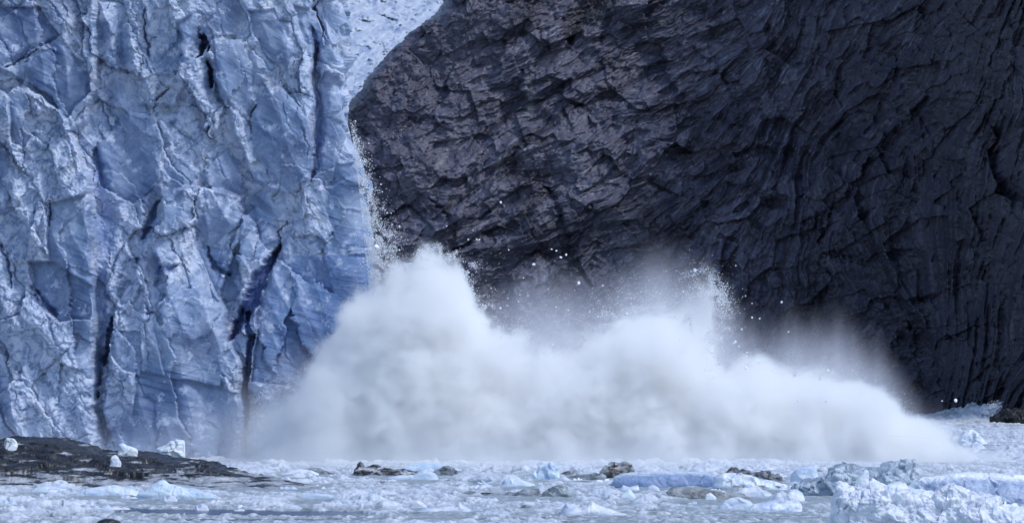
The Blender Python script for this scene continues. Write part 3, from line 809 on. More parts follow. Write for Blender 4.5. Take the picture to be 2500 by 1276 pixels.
berg('long pale blue dome of ice lying behind the gritty grey berg', [(960, 1146), (985, 1138), (1015, 1133), (1045, 1131), (1075, 1133), (1110, 1141), (1135, 1148)], 1150, depth=0.35, seed=615, rough=0.15, facet=0.25, cols=((0.40, 0.58, 0.80), (0.60, 0.74, 0.88)))
berg('smooth bluish ice lump in front of the ragged dirty iceberg', [(945, 1165), (975, 1159), (1010, 1158), (1022, 1150), (1034, 1147), (1050, 1150), (1066, 1158), (1072, 1170)], 1172, depth=0.4, seed=616, rough=0.15, facet=0.3, cols=((0.42, 0.54, 0.72), (0.62, 0.71, 0.84)))
berg('brown and grey dirt topped iceberg leaning over the long blue berg', [(1466, 1168), (1468, 1146), (1478, 1140), (1494, 1132), (1503, 1130), (1510, 1134), (1522, 1131), (1531, 1128), (1540, 1134), (1547, 1148), (1548, 1160)], 1168, depth=0.5, seed=617, rough=0.7, facet=0.9, cols=((0.16, 0.16, 0.16), (0.46, 0.48, 0.50)), dirt=0.22, dirtc=(0.07, 0.05, 0.045), pw=3)
berg('low strip of dirty ice left of the brown topped iceberg', [(1380, 1170), (1392, 1160), (1420, 1158), (1445, 1156), (1468, 1154), (1480, 1162)], 1172, depth=0.3, seed=618, rough=0.6, facet=0.6, cols=GREY, dirt=0.1)
berg('small dark triangular ice scrap behind the dirty ice strip', [(1367, 1156), (1380, 1150), (1390, 1147), (1398, 1151), (1404, 1157)], 1160, depth=0.5, seed=619, rough=0.5, facet=0.6, cols=GREY, dirt=0.25, dirtc=(0.04, 0.04, 0.05))
berg('long low iceberg with a smooth deep blue flank and frosted top', [(1490, 1182), (1500, 1164), (1520, 1156), (1545, 1152), (1580, 1151), (1620, 1150), (1660, 1149), (1700, 1150), (1725, 1153), (1745, 1158), (1760, 1168), (1765, 1185)], 1190, depth=0.35, seed=620, rough=0.25, facet=0.25, cols=((0.26, 0.35, 0.54), (0.60, 0.68, 0.80)), bluef=0.9)
berg('white iceberg with a brown dirt seam running down to the right', [(1740, 1188), (1750, 1162), (1762, 1155), (1780, 1152), (1810, 1155), (1845, 1163), (1880, 1172), (1910, 1180), (1930, 1192)], 1196, depth=0.4, seed=621, rough=0.5, facet=0.4, cols=PALE, dirt=0.12, dirtc=(0.22, 0.21, 0.19))
berg('charcoal rock studded ice poking up behind the seamed white iceberg', [(1772, 1158), (1780, 1146), (1795, 1138), (1806, 1146), (1814, 1143), (1830, 1150), (1850, 1152), (1880, 1155), (1895, 1160), (1912, 1172)], 1175, depth=0.4, seed=622, rough=0.9, facet=0.9, cols=((0.06, 0.065, 0.08), (0.26, 0.28, 0.32)), dirt=0.2, dirtc=(0.03, 0.03, 0.035))
berg('rounded light blue ice boulder between the seamed and the glassy bergs', [(1934, 1178), (1935, 1160), (1944, 1148), (1956, 1139), (1974, 1137), (1990, 1137), (1996, 1150), (1998, 1164), (1994, 1178)], 1182, depth=0.7, seed=623, rough=0.15, facet=0.3, cols=((0.50, 0.64, 0.84), (0.72, 0.80, 0.90)), pw=3)
berg('large glassy grey blue iceberg with a jagged right peak', [(1925, 1215), (1935, 1190), (1960, 1175), (1995, 1168), (2020, 1162), (2026, 1142), (2045, 1134), (2080, 1132), (2110, 1140), (2140, 1142), (2165, 1136), (2185, 1124), (2205, 1121), (2218, 1119), (2224, 1126), (2230, 1119), (2238, 1128), (2250, 1150), (2264, 1170), (2268, 1200)], 1212, depth=0.45, seed=624, rough=0.35, facet=0.6, mat=M_GLASSY, cols=((0.27, 0.36, 0.48), (0.55, 0.64, 0.74)))
berg('grey silty iceberg with a steep curved left end below the blue flanked berg', [(1622, 1217), (1632, 1200), (1642, 1189), (1652, 1187), (1664, 1192), (1690, 1190), (1715, 1191), (1735, 1196), (1760, 1200), (1790, 1204), (1815, 1208), (1838, 1216)], 1218, depth=0.4, seed=625, rough=0.3, facet=0.6, cols=((0.17, 0.19, 0.20), (0.36, 0.38, 0.38)), dirt=0.05)
berg('bright little pair of ice pieces in front of the grey silty iceberg', [(1720, 1217), (1724, 1205), (1734, 1201), (1742, 1207), (1748, 1212), (1750, 1217)], 1220, depth=0.8, seed=626, rough=0.2, facet=0.3, cols=SNOWY, name='ice_floe', cat='ice floe')
berg('grey translucent iceberg with a hooked crest at centre right', [(1322, 1208), (1332, 1196), (1346, 1190), (1360, 1184), (1372, 1184), (1384, 1188), (1386, 1196), (1396, 1202), (1404, 1212)], 1213, depth=0.5, seed=627, rough=0.4, facet=0.8, mat=M_GLASSY, cols=((0.15, 0.19, 0.21), (0.38, 0.44, 0.47)))
berg('gritty grey ice ridge just left of the hooked grey berg', [(1222, 1208), (1240, 1202), (1262, 1200), (1282, 1193), (1300, 1192), (1316, 1192), (1318, 1202), (1330, 1210)], 1212, depth=0.4, seed=628, rough=0.7, facet=0.8, cols=GREY, dirt=0.2, dirtc=(0.07, 0.07, 0.08))
berg('thin dark strip of ice with a black notch, second in the grey row', [(1168, 1207), (1176, 1201), (1200, 1201), (1218, 1202), (1232, 1208)], 1209, depth=0.4, seed=629, rough=0.4, facet=0.5, cols=GREY, dirt=0.2, dirtc=(0.05, 0.05, 0.055))
berg('small smooth grey ice hump at the left end of the grey row', [(1124, 1206), (1134, 1200), (1150, 1197), (1162, 1199), (1165, 1206)], 1208, depth=0.5, seed=630, rough=0.1, facet=0.2, cols=((0.16, 0.18, 0.20), (0.24, 0.27, 0.29)))
berg('pale blue pointed floe below the long blue berg', [(1500, 1220), (1518, 1208), (1536, 1192), (1546, 1202), (1552, 1212), (1552, 1220)], 1221, depth=0.6, seed=631, rough=0.1, facet=0.3, cols=((0.60, 0.72, 0.86), (0.74, 0.82, 0.91)), name='ice_floe', cat='ice floe')
berg('light blue sloping floe left of the flat topped iceberg', [(1224, 1184), (1232, 1170), (1245, 1163), (1262, 1166), (1280, 1172), (1300, 1180), (1310, 1186)], 1188, depth=0.5, seed=632, rough=0.2, facet=0.4, cols=((0.52, 0.64, 0.82), (0.70, 0.79, 0.89)), name='ice_floe', cat='ice floe')
berg('grey blue mottled floe with pitted flank near centre', [(1140, 1170), (1155, 1164), (1180, 1160), (1200, 1162), (1212, 1170), (1226, 1180)], 1178, depth=0.4, seed=633, rough=0.6, facet=0.7, cols=((0.24, 0.29, 0.38), (0.52, 0.58, 0.68)), name='ice_floe', cat='ice floe')
berg('long pale blue floe with a pyramid peak in front of the islet', [(325, 1214), (345, 1203), (365, 1196), (378, 1182), (388, 1172), (398, 1170), (408, 1178), (425, 1186), (455, 1192), (490, 1198), (520, 1208), (545, 1215)], 1217, depth=0.35, seed=634, rough=0.2, facet=0.35, cols=((0.48, 0.62, 0.80), (0.66, 0.77, 0.88)), name='ice_floe', cat='ice floe')
berg('bluish rounded floe left of the pyramid peaked floe', [(180, 1210), (200, 1196), (225, 1190), (250, 1186), (280, 1182), (296, 1187), (320, 1190), (340, 1206)], 1211, depth=0.35, seed=635, rough=0.35, facet=0.4, cols=((0.48, 0.60, 0.78), (0.66, 0.75, 0.87)), name='ice_floe', cat='ice floe')
berg('low blue grey floe at the left edge of the ice field', [(70, 1200), (85, 1190), (110, 1185), (140, 1188), (165, 1194), (175, 1202)], 1202, depth=0.4, seed=636, rough=0.3, facet=0.3, cols=((0.46, 0.57, 0.74), (0.66, 0.74, 0.86)), name='ice_floe', cat='ice floe')
berg('flat smooth blue floe beyond the tip of the islet', [(725, 1217), (740, 1208), (770, 1203), (800, 1205), (825, 1213), (828, 1217)], 1218, depth=0.4, seed=637, rough=0.1, facet=0.2, cols=((0.48, 0.60, 0.77), (0.60, 0.70, 0.83)), name='ice_floe', cat='ice floe')
berg('snow white floe with a lilac shaded hollow near the bottom centre', [(1366, 1254), (1374, 1236), (1384, 1226), (1396, 1234), (1414, 1238), (1432, 1232), (1444, 1222), (1456, 1232), (1480, 1242), (1515, 1250), (1540, 1256)], 1258, depth=0.45, seed=638, rough=0.5, facet=0.4, cols=SNOWY, name='ice_floe', cat='ice floe')
berg('white crested floe with a steep left peak, bottom left of centre', [(1016, 1248), (1040, 1240), (1080, 1238), (1110, 1232), (1122, 1222), (1132, 1232), (1150, 1244), (1156, 1250)], 1250, depth=0.45, seed=639, rough=0.5, facet=0.4, cols=SNOWY, name='ice_floe', cat='ice floe')
berg('small white mound floe left of the crested floe', [(998, 1240), (1005, 1226), (1020, 1220), (1035, 1226), (1044, 1238)], 1241, depth=0.6, seed=640, rough=0.4, facet=0.3, cols=SNOWY, name='ice_floe', cat='ice floe')
berg('broad bluish white floe in front of the seamed iceberg', [(1752, 1243), (1765, 1225), (1785, 1214), (1805, 1212), (1830, 1222), (1840, 1236), (1842, 1244)], 1245, depth=0.5, seed=641, rough=0.2, facet=0.3, cols=((0.55, 0.64, 0.80), (0.74, 0.80, 0.89)), name='ice_floe', cat='ice floe')
berg('wide lumpy white floe with a blue hollow beside the snowy foreground berg', [(1820, 1246), (1840, 1230), (1860, 1226), (1885, 1224), (1905, 1228), (1925, 1222), (1945, 1218), (1956, 1228), (1958, 1244)], 1250, depth=0.45, seed=642, rough=0.45, facet=0.4, cols=((0.48, 0.58, 0.78), (0.82, 0.86, 0.92)), name='ice_floe', cat='ice floe')
berg('spiky white floe in front of the foot of the glassy berg', [(1868, 1226), (1885, 1212), (1900, 1200), (1908, 1206), (1920, 1204), (1930, 1194), (1948, 1192), (1960, 1202), (1964, 1220)], 1226, depth=0.5, seed=643, rough=0.5, facet=0.5, cols=SNOWY, name='ice_floe', cat='ice floe')
berg('soft white floe draped against the seamed white iceberg', [(1790, 1212), (1800, 1198), (1815, 1190), (1840, 1188), (1862, 1194), (1885, 1206)], 1214, depth=0.4, seed=644, rough=0.4, facet=0.3, cols=SNOWY, name='ice_floe', cat='ice floe')
berg('small white floe under the left end of the long blue berg', [(1512, 1196), (1520, 1183), (1535, 1188), (1556, 1183), (1562, 1196)], 1197, depth=0.6, seed=645, rough=0.4, facet=0.3, cols=SNOWY, name='ice_floe', cat='ice floe')
berg('rounded white floe against the middle of the long blue berg', [(1576, 1198), (1584, 1186), (1594, 1182), (1606, 1188), (1612, 1198)], 1199, depth=0.6, seed=646, rough=0.4, facet=0.3, cols=SNOWY, name='ice_floe', cat='ice floe')
berg('small dark grey ice scrap alone in the slush near the bottom centre', [(1268, 1240), (1276, 1232), (1290, 1231), (1300, 1233), (1303, 1240)], 1241, depth=0.6, seed=647, rough=0.4, facet=0.5, cols=GREY, dirt=0.2, name='ice_floe', cat='ice floe')
berg('far bluish white ice hummock on the water below the right cliff', [(2336, 1082), (2345, 1062), (2354, 1051), (2370, 1048), (2384, 1053), (2396, 1066), (2404, 1078), (2410, 1084)], 1086, depth=0.6, seed=648, rough=0.4, facet=0.4, cols=((0.55, 0.64, 0.80), (0.74, 0.80, 0.89)), name='ice_floe', cat='ice floe')
berg('far white ice hummock right in front of the bluish one below the cliff', [(2366, 1095), (2374, 1082), (2384, 1076), (2396, 1084), (2408, 1096)], 1098, depth=0.6, seed=649, rough=0.4, facet=0.3, cols=SNOWY, name='ice_floe', cat='ice floe')
berg('smooth white drift of ice at the tip of the islet', [(680, 1160), (700, 1148), (730, 1144), (760, 1147), (780, 1156)], 1160, depth=0.4, seed=650, rough=0.4, facet=0.3, cols=SNOWY, name='ice_floe', cat='ice floe')
# blue flanked berg and the snowy foreground mass at the right
berg('big iceberg with a hollow blue face and snowy rim at the right edge', [(2170, 1215), (2200, 1200), (2226, 1186), (2240, 1166), (2262, 1164), (2290, 1160), (2330, 1155), (2380, 1153), (2430, 1155), (2470, 1158), (2520, 1166), (2580, 1185), (2640, 1215)], 1232, depth=0.4, seed=651, rough=0.35, facet=0.3, cols=((0.44, 0.56, 0.80), (0.80, 0.85, 0.92)), bluef=0.75)
snow = berg('lumpy snow white iceberg in the bottom right corner with a finger of ice', [(2026, 1262), (2030, 1230), (2036, 1202), (2042, 1184), (2050, 1176), (2062, 1178), (2074, 1186), (2090, 1190), (2110, 1180), (2128, 1172), (2140, 1176), (2160, 1184), (2178, 1182), (2196, 1182), (2212, 1194), (2240, 1200), (2262, 1200), (2290, 1196), (2306, 1186), (2322, 1180), (2340, 1188), (2362, 1206), (2375, 1202), (2400, 1216), (2428, 1214), (2440, 1228), (2470, 1234), (2500, 1244), (2560, 1250), (2640, 1268)],
       1300, depth=0.3, seed=652, rough=1.6, facet=0.5, oc=4, bs=1.9, cols=((0.58, 0.64, 0.76), (0.76, 0.80, 0.88)), res=1.3, pw=2.4)
Yfg = F * HC / (1300 - VH); Dfg = 0.3 * 614 * Yfg / F * 0.5
fin = lump('ice_finger', [(2084, 1206), (2090, 1178), (2098, 1160), (2106, 1148), (2112, 1144), (2117, 1148), (2119, 1162), (2118, 1180), (2120, 1206)], VH + F * HC / (Yfg + Dfg - 0.6), depth=0.7, seed=653, rough=0.15, facet=0.15, cols=((0.70, 0.76, 0.86), (0.84, 0.87, 0.93)), z0=1.2, pw=2.5)
fin.parent = snow

# rocks
berg('dark wetted boulder at the waterline under the right end of the cliff', [(2418, 1032), (2422, 1022), (2434, 1010), (2448, 1003), (2470, 999), (2500, 995), (2540, 996), (2600, 1010), (2620, 1034)], 1034, depth=0.6, seed=661, rough=0.8, facet=0.9, mat=M_ROCK, cols=((0.008, 0.008, 0.012), (0.03, 0.03, 0.036)), name='boulder', cat='boulder')
berg('dark rounded rock breaking the surface at the very bottom left', [(228, 1284), (242, 1270), (256, 1265), (274, 1265), (290, 1270), (310, 1284)], 1286, depth=0.8, seed=662, rough=0.4, facet=0.3, mat=M_ISLET, cols=DARK, name='boulder', cat='boulder')

build_brash()

# many small lumps scattered through the brash
rng = random.Random(77)
protos = []
for k in range(7):
    n = 8
    w = 26 + 14 * rng.random()
    pts = [(1250 - w / 2 + w * i / (n - 1), 1230 - (0 if i in (0, n - 1) else (5 + 9 * rng.random()))) for i in range(n)]
    o = lump('ice_lump', pts, 1230, depth=0.8, seed=700 + k * 5, rough=0.6, facet=0.5, cols=SNOWY if k % 3 else PALE, res=1.3)
    Yp = F * HC / 330.0 + max(0.8 * w * (F * HC / 330.0) / F * 0.5, 0.25)
    co = np.zeros(len(o.data.vertices) * 3, np.float32); o.data.vertices.foreach_get('co', co); co = co.reshape(-1, 3); co[:, 1] -= Yp
    o.data.vertices.foreach_set('co', co.ravel()); o.data.update()
    protos.append(o)
kind_lbl = ['rounded white lump of floating ice among the brash', 'low bluish white lump of floating ice among the brash']
count = 0
for i in range(190):
    v = 1132 + 118 * rng.random() ** 0.9
    u = rng.uniform(-20, 2030)
    if i % 7 == 0: v, u = rng.uniform(1060, 1140), rng.uniform(2330, 2520)
    if u < 700 and v < 1200: continue
    if u > 2000 and v > 1145: continue
    Yp = F * HC / (v - VH)
    k = rng.randrange(7)
    src = protos[k]
    o = src if not src.get('used') else src.copy()
    if not src.get('used'): src['used'] = 1
    else: sc.collection.objects.link(o)
    o.location = ((u - 1250) * Yp / F, Yp, -0.05)
    s = rng.uniform(0.5, 1.5) * (1.25 if Yp > 500 else 1.0)
    o.scale = (s * rng.uniform(0.8, 1.6), s, s * rng.uniform(0.6, 1.1)); o.rotation_euler = (0, 0, rng.choice((0, math.pi)) + rng.uniform(-0.4, 0.4))
    b = 0 if k % 3 else 1
    tag(o, kind_lbl[b], 'ice lump', ['white ice lumps in the brash', 'bluish ice lumps in the brash'][b])
    count += 1
for o in list(sc.objects):
    if 'used' in o: del o['used']

# ------------------------------------------------------------------ spray thrown up by the calving
def H_world(vs, Y): return HC + (VH - np.asarray(vs, float)) * Y / F
SY = 596.0
prof_px = [(575, 1080), (610, 1010), (640, 965), (700, 955), (755, 915), (795, 850), (830, 790), (862, 735), (885, 708), (905, 715), (935, 716), (955, 690), (975, 676), (1010, 668), (1035, 630), (1060, 640), (1090, 662), (1125, 672),
           (1145, 715), (1160, 770), (1185, 815), (1215, 838), (1260, 858), (1310, 876), (1360, 880), (1405, 862), (1450, 838), (1490, 812), (1530, 795), (1570, 780), (1610, 786), (1650, 796), (1700, 828), (1730, 870), (1752, 925),
           (1790, 905), (1840, 900), (1900, 912), (1960, 926), (2020, 930), (2070, 945), (2120, 968), (2170, 992), (2210, 1022), (2280, 1062), (2350, 1100), (2420, 1135)]

_u = np.arange(prof_px[0][0], prof_px[-1][0] + 1, 9.0)
_v = np.interp(_u, [p[0] for p in prof_px], [p[1] for p in prof_px])
_v = _v + (16 * ridged(_u / 75.0, _u * 0 + 0.3, 4, 801, 0.6) + 4) * -1.0 * np.interp(_u, [575, 700, 2200, 2420], [0.3, 1, 1, 0.2])
prof_px = [(float(a_), float(b_)) for a_, b_ in zip(_u, _v)]

def vol_mat(name, prof, Y0, HMAX, dens, colr, soft, yc, yt, amp, scales, aniso=0.0, streak=None, warp=1.2, fade=None, sharp=1.0, nrough=0.62):
    m, nt = new_mat(name)
    out = nd(nt, 'ShaderNodeOutputMaterial'); vs = nd(nt, 'ShaderNodeVolumeScatter')
    vs.inputs['Color'].default_value = (*colr, 1); vs.inputs['Anisotropy'].default_value = aniso
    nt.links.new(vs.outputs[0], out.inputs['Volume'])
    tc = nd(nt, 'ShaderNodeTexCoord')
    nw = nd(nt, 'ShaderNodeTexNoise', inp={'Scale': scales[0], 'Detail': 2.0, 'Roughness': 0.5})
    mp = nd(nt, 'ShaderNodeMapping')
    if streak: mp.inputs['Scale'].default_value = streak
    nt.links.new(tc.outputs['Object'], mp.inputs[0]); nt.links.new(mp.outputs[0], nw.inputs['Vector'])
    sep = nd(nt, 'ShaderNodeSeparateXYZ'); nt.links.new(tc.outputs['Object'], sep.inputs[0])
    sw = nd(nt, 'ShaderNodeSeparateXYZ'); nt.links.new(nw.outputs['Color'], sw.inputs[0])
    x0 = (prof[0][0] - 1250) * Y0 / F; x1 = (prof[-1][0] - 1250) * Y0 / F
    xw = math_n(nt, 'MULTIPLY_ADD', math_n(nt, 'SUBTRACT', sw.outputs[0], 0.5), warp, sep.outputs[0])
    zw = math_n(nt, 'MULTIPLY_ADD', math_n(nt, 'SUBTRACT', sw.outputs[1], 0.5), warp, sep.outputs[2])
    un = math_n(nt, 'DIVIDE', math_n(nt, 'SUBTRACT', xw, x0), x1 - x0)
    fc = nd(nt, 'ShaderNodeFloatCurve'); cur = fc.mapping.curves[0]
    pts = [((p[0] - prof[0][0]) / (prof[-1][0] - prof[0][0]), float(H_world(p[1], Y0)) / HMAX) for p in prof]
    cur.points[0].location = pts[0]; cur.points[1].location = pts[-1]
    for q in pts[1:-1]: cur.points.new(*q)
    for q in cur.points: q.handle_type = 'VECTOR'
    fc.mapping.update()
    nt.links.new(un, fc.inputs['Value'])
    H = math_n(nt, 'MULTIPLY', fc.outputs[0], HMAX)
    dz = math_n(nt, 'DIVIDE', math_n(nt, 'SUBTRACT', H, zw), soft)
    yy = math_n(nt, 'ABSOLUTE', math_n(nt, 'DIVIDE', math_n(nt, 'SUBTRACT', sep.outputs[1], yc), yt))
    # the cloud is thinner front to back near its top
    dy = math_n(nt, 'MULTIPLY', math_n(nt, 'SUBTRACT', 1.0, yy), 3.0)
    n1 = nd(nt, 'ShaderNodeTexNoise', inp={'Scale': scales[1], 'Detail': 6.0, 'Roughness': nrough})
    nt.links.new(mp.outputs[0], n1.inputs['Vector'])
    d = math_n(nt, 'MINIMUM', dz, dy)
    d = math_n(nt, 'MINIMUM', d, 1.15)
    d = math_n(nt, 'MULTIPLY_ADD', math_n(nt, 'SUBTRACT', n1.outputs[0], 0.5), amp, d)
    d = math_n(nt, 'MULTIPLY', d, sharp, clamp=True)
    d = math_n(nt, 'POWER', d, 1.6)
    if fade:                                                  # thinner where the cloud peters out
        fr = nd(nt, 'ShaderNodeMapRange', interpolation_type='SMOOTHSTEP', inp={'From Min': fade[0], 'From Max': fade[1], 'To Min': fade[2], 'To Max': 1.0})
        nt.links.new(sep.outputs[0], fr.inputs[0]); d = math_n(nt, 'MULTIPLY', d, fr.outputs[0])
    nt.links.new(math_n(nt, 'MULTIPLY', d, dens), vs.inputs['Density'])
    return m

def hull(name, prof, Y0, yc, yt, over):
    pu = np.array([p[0] for p in prof], float); ph = H_world([p[1] for p in prof], Y0)
    u = np.linspace(pu[0] - 15, pu[-1] + 20, 170)
    h = np.interp(u, pu, ph)
    # widen: running maximum
    h = np.array([h[max(0, i - 2):i + 3].max() for i in range(len(h))]) + over
    h = np.maximum(h, 1.0)
    a = np.linspace(0, math.pi, 22)
    nr = len(u); nc = len(a)
    P = np.zeros((nr, nc, 3))
    P[..., 0] = ((u - 1250) * Y0 / F)[:, None]
    P[..., 1] = yc - yt * np.sign(np.cos(a)) * np.abs(np.cos(a)) ** 0.5
    P[..., 2] = h[:, None] * (np.sin(a) ** 0.4)[None, :]
    P[..., 2] = np.where(P[..., 2] < 0.05, -0.6, P[..., 2])
    V = P.reshape(-1, 3)
    fcs = grid_faces(nr, nc).tolist()
    for r in range(nr - 1):                                   # floor
        fcs.append([r * nc, r * nc + nc - 1, (r + 1) * nc + nc - 1, (r + 1) * nc])
    me = bpy.data.meshes.new(name)
    fcs.append(list(range(nc))[::-1]); fcs.append([(nr - 1) * nc + k for k in range(nc)])
    me.from_pydata(V.tolist(), [], fcs); me.update()
    bm = bmesh.new(); bm.from_mesh(me)
    bmesh.ops.recalc_face_normals(bm, faces=bm.faces)        # a volume needs its shell facing outwards
    bm.to_mesh(me); bm.free()
    return me

hm = hull('spray_cloud', prof_px, SY, SY, 20.0, 4.0)
mv = vol_mat('spray_volume', prof_px, SY, 30.0, 0.62, (0.960, 0.984, 1.0), 5.0, SY, 20.0, 3.6, (0.25, 0.13), warp=2.2, fade=(-32.0, -11.0, 0.05), sharp=1.7, nrough=0.68, streak=(0.95, 1.0, 1.15))
tag(link('spray_cloud', hm, mv), 'billowing white cloud of ice spray bursting from the water', 'spray cloud', kind='stuff')

mist_px = [(870, 560), (900, 540), (940, 600), (980, 680), (1050, 740), (1150, 700), (1240, 690), (1320, 640), (1400, 660), (1480, 650), (1540, 620), (1600, 585), (1660, 600), (1720, 640), (1770, 680), (1800, 740), (1850, 770), (1920, 750), (2000, 740), (2080, 770), (2140, 820), (2190, 890), (2240, 960), (2300, 1030)]
MY = 640.0
mm = hull('spray_mist', mist_px, MY, MY, 22.0, 2.0)
mvm = vol_mat('mist_volume', mist_px, MY, 36.0, 0.055, (0.82, 0.80, 0.87), 12.0, MY, 22.0, 1.7, (0.10, 0.22), streak=(1.0, 1.0, 0.35), warp=4.0)
tag(link('spray_mist', mm, mvm), 'thin grey veil of mist drifting up the dark cliff behind the spray', 'mist', kind='stuff')

puff_px = [(1540, 830), (1600, 770), (1650, 725), (1690, 690), (1712, 662), (1740, 655), (1762, 680), (1772, 720), (1768, 760), (1752, 820), (1746, 930)]
mp_ = hull('spray_puff', puff_px, SY, SY, 7.0, 2.0)
mvp = vol_mat('puff_volume', puff_px, SY, 26.0, 0.16, (0.96, 0.98, 1.0), 4.5, SY, 7.0, 3.2, (0.3, 0.28), warp=2.0)
tag(link('spray_puff', mp_, mvp), 'loose puff of ice dust thrown up at the right end of the burst', 'spray puff', kind='stuff')

low_px = [(-120, 1000), (100, 1010), (250, 1000), (400, 985), (520, 950), (600, 880), (700, 830), (790, 800), (830, 900)]
foam_px = [(560, 1120), (640, 1085), (800, 1060), (1100, 1058), (1500, 1060), (1900, 1070), (2150, 1085), (2350, 1100), (2480, 1125)]
mf = hull('spray_mist', foam_px, 556.0, 556.0, 26.0, 1.0)
mvf = vol_mat('foam_mist_volume', foam_px, 556.0, 12.0, 0.05, (0.93, 0.96, 1.0), 5.0, 556.0, 26.0, 1.6, (0.12, 0.15), warp=3.0)
tag(link('spray_mist', mf, mvf), 'low white mist rolling over the brash ice at the foot of the spray', 'mist', kind='stuff')
LY = 584.0
ml = hull('spray_mist', low_px, LY, LY, 9.0, 1.5)
mvl = vol_mat('low_mist_volume', low_px, LY, 20.0, 0.05, (0.86, 0.87, 0.95), 9.0, LY, 9.0, 1.4, (0.10, 0.16), warp=3.0)
tag(link('spray_mist', ml, mvl), 'faint lilac mist hanging before the foot of the glacier', 'mist', kind='stuff')

# grains of ice and water thrown out of the cloud
def grains():
    r = np.random.default_rng(5)
    pts = []; siz = []
    def add(u, v, Y, s):
        pts.append(w2(u, v, Y)); siz.append(s)
    pu = np.array([p[0] for p in prof_px], float); pv = np.array([p[1] for p in prof_px], float)
    def along(n, u0, u1, spread, s0, s1, up=0.0, power=1.0):
        n = int(n * 1.7); spread = spread * 1.5
        u = r.uniform(u0, u1, n)
        vv = np.interp(u, pu, pv) + up - np.abs(r.normal(0, 1, n)) ** power * spread + r.uniform(0, 25, n)
        add(u + r.normal(0, 3, n), vv, r.normal(SY, 5, n), r.uniform(s0, s1, n) * r.uniform(0.4, 1, n))
    along(5200, 940, 1165, 9, 0.03, 0.10, up=8)
    along(3000, 1150, 1420, 26, 0.03, 0.08)
    along(1500, 1150, 1500, 55, 0.03, 0.07)
    along(5000, 1420, 1760, 30, 0.03, 0.08, up=-4)
    along(2500, 1760, 2230, 16, 0.03, 0.07)
    along(1500, 610, 860, 12, 0.03, 0.07)
    # torn strands: grains strung along thrown arcs
    for k in range(150):
        u0 = r.choice((r.uniform(950, 1170), r.uniform(1180, 1500), r.uniform(1420, 1760), r.uniform(1780, 2200)), p=(0.38, 0.2, 0.3, 0.12))
        v0 = float(np.interp(u0, pu, pv)) + r.uniform(-5, 25)
        big = 0.6 if u0 > 1780 else 1.0
        vx = r.normal(12, 28) * big; vy = r.uniform(25, 85) * big; m = int(r.uniform(50, 150))
        t = r.uniform(0, 1, m) ** 0.8 * r.uniform(0.6, 1.3)
        j = 1.0 + 4.5 * t
        add(u0 + vx * t + r.normal(0, 1, m) * j, v0 - vy * t + 0.55 * vy * t * t + r.normal(0, 1, m) * j, np.full(m, r.normal(SY - 6, 5)), r.uniform(0.03, 0.085, m))
    # right edge of the left tower
    n = 3000; t = r.uniform(0, 1, n)
    add(1132 + 45 * t + r.normal(0, 10, n), 680 + 190 * t + r.normal(0, 12, n), r.normal(SY, 5, n), r.uniform(0.03, 0.08, n))
    # curtain falling down the corner of the glacier
    n = 14000; t = r.uniform(0, 1, n) ** 0.6
    add(852 + 50 * t ** 0.8 + np.abs(r.normal(0, 1, n)) * (5 + 42 * t), 290 + 430 * t, r.normal(SY + 4, 4, n), r.uniform(0.025, 0.075, n))
    n = 2500
    add(r.normal(935, 28, n), r.uniform(560, 730, n), r.normal(SY + 4, 4, n), r.uniform(0.03, 0.08, n))
    # the thrown puff at the right
    n = 2600
    add(r.normal(1738, 20, n) + 8 * np.sin(np.arange(n)), r.normal(725, 24, n), r.normal(SY, 3, n), r.uniform(0.03, 0.08, n))
    n = 4500; a = r.uniform(0, 1, n)
    add(1690 + 80 * np.sin(a * 2.6) + r.normal(0, 16, n), 650 + 190 * a + r.normal(0, 10, n), r.normal(SY, 4, n), r.uniform(0.02, 0.06, n))
    n = 2500
    add(r.normal(1690, 45, n), r.normal(740, 45, n), r.normal(SY, 4, n), r.uniform(0.02, 0.055, n))
    n = 1600
    add(r.normal(1735, 14, n), r.uniform(800, 940, n), r.normal(SY - 12, 3, n), r.uniform(0.03, 0.08, n))
    # surf at the foot of the cliff
    n = 1500; t = r.uniform(0, 1, n)
    add(2436 + r.normal(0, 7, n) - 30 * t, 985 + 25 * t + r.normal(0, 4, n), r.normal(1030, 3, n), r.uniform(0.06, 0.16, n))
    P = np.concatenate(pts); S = np.concatenate(siz)
    keep = fbm(P[:, 0] / 1.1, P[:, 2] / 1.1, 3, 811) + r.normal(0, 0.12, len(P)) > -0.08
    ok = (P[:, 2] > 0.2) & keep; P = P[ok]; S = S[ok]
    S = S * np.where(r.uniform(0, 1, len(S)) > 0.97, 1.9, 1.0)
    base = np.array([[1, 0, -0.7], [-1, 0, -0.7], [0, 1, 0.7], [0, -1, 0.7]], float) * 0.9
    n = len(P)
    ang = r.uniform(0, 6.283, n); c, s = np.cos(ang), np.sin(ang)
    V = np.zeros((n, 4, 3))
    V[..., 0] = base[None, :, 0] * c[:, None] - base[None, :, 1] * s[:, None]
    V[..., 1] = base[None, :, 0] * s[:, None] + base[None, :, 1] * c[:, None]
    V[..., 2] = base[None, :, 2]
    V = P[:, None, :] + V * S[:, None, None]
    T = np.array([[0, 2, 1], [0, 1, 3], [0, 3, 2], [1, 2, 3]])
    Fc = (np.arange(n)[:, None, None] * 4 + T[None]).reshape(-1, 3)
    me = mesh_from('spray_grains', V, Fc, None, smooth=False)
    tag(link('spray_grains', me, M_CHUNK), 'fine white ice grains thrown out along the edges of the spray', 'ice grains', kind='stuff')
grains()

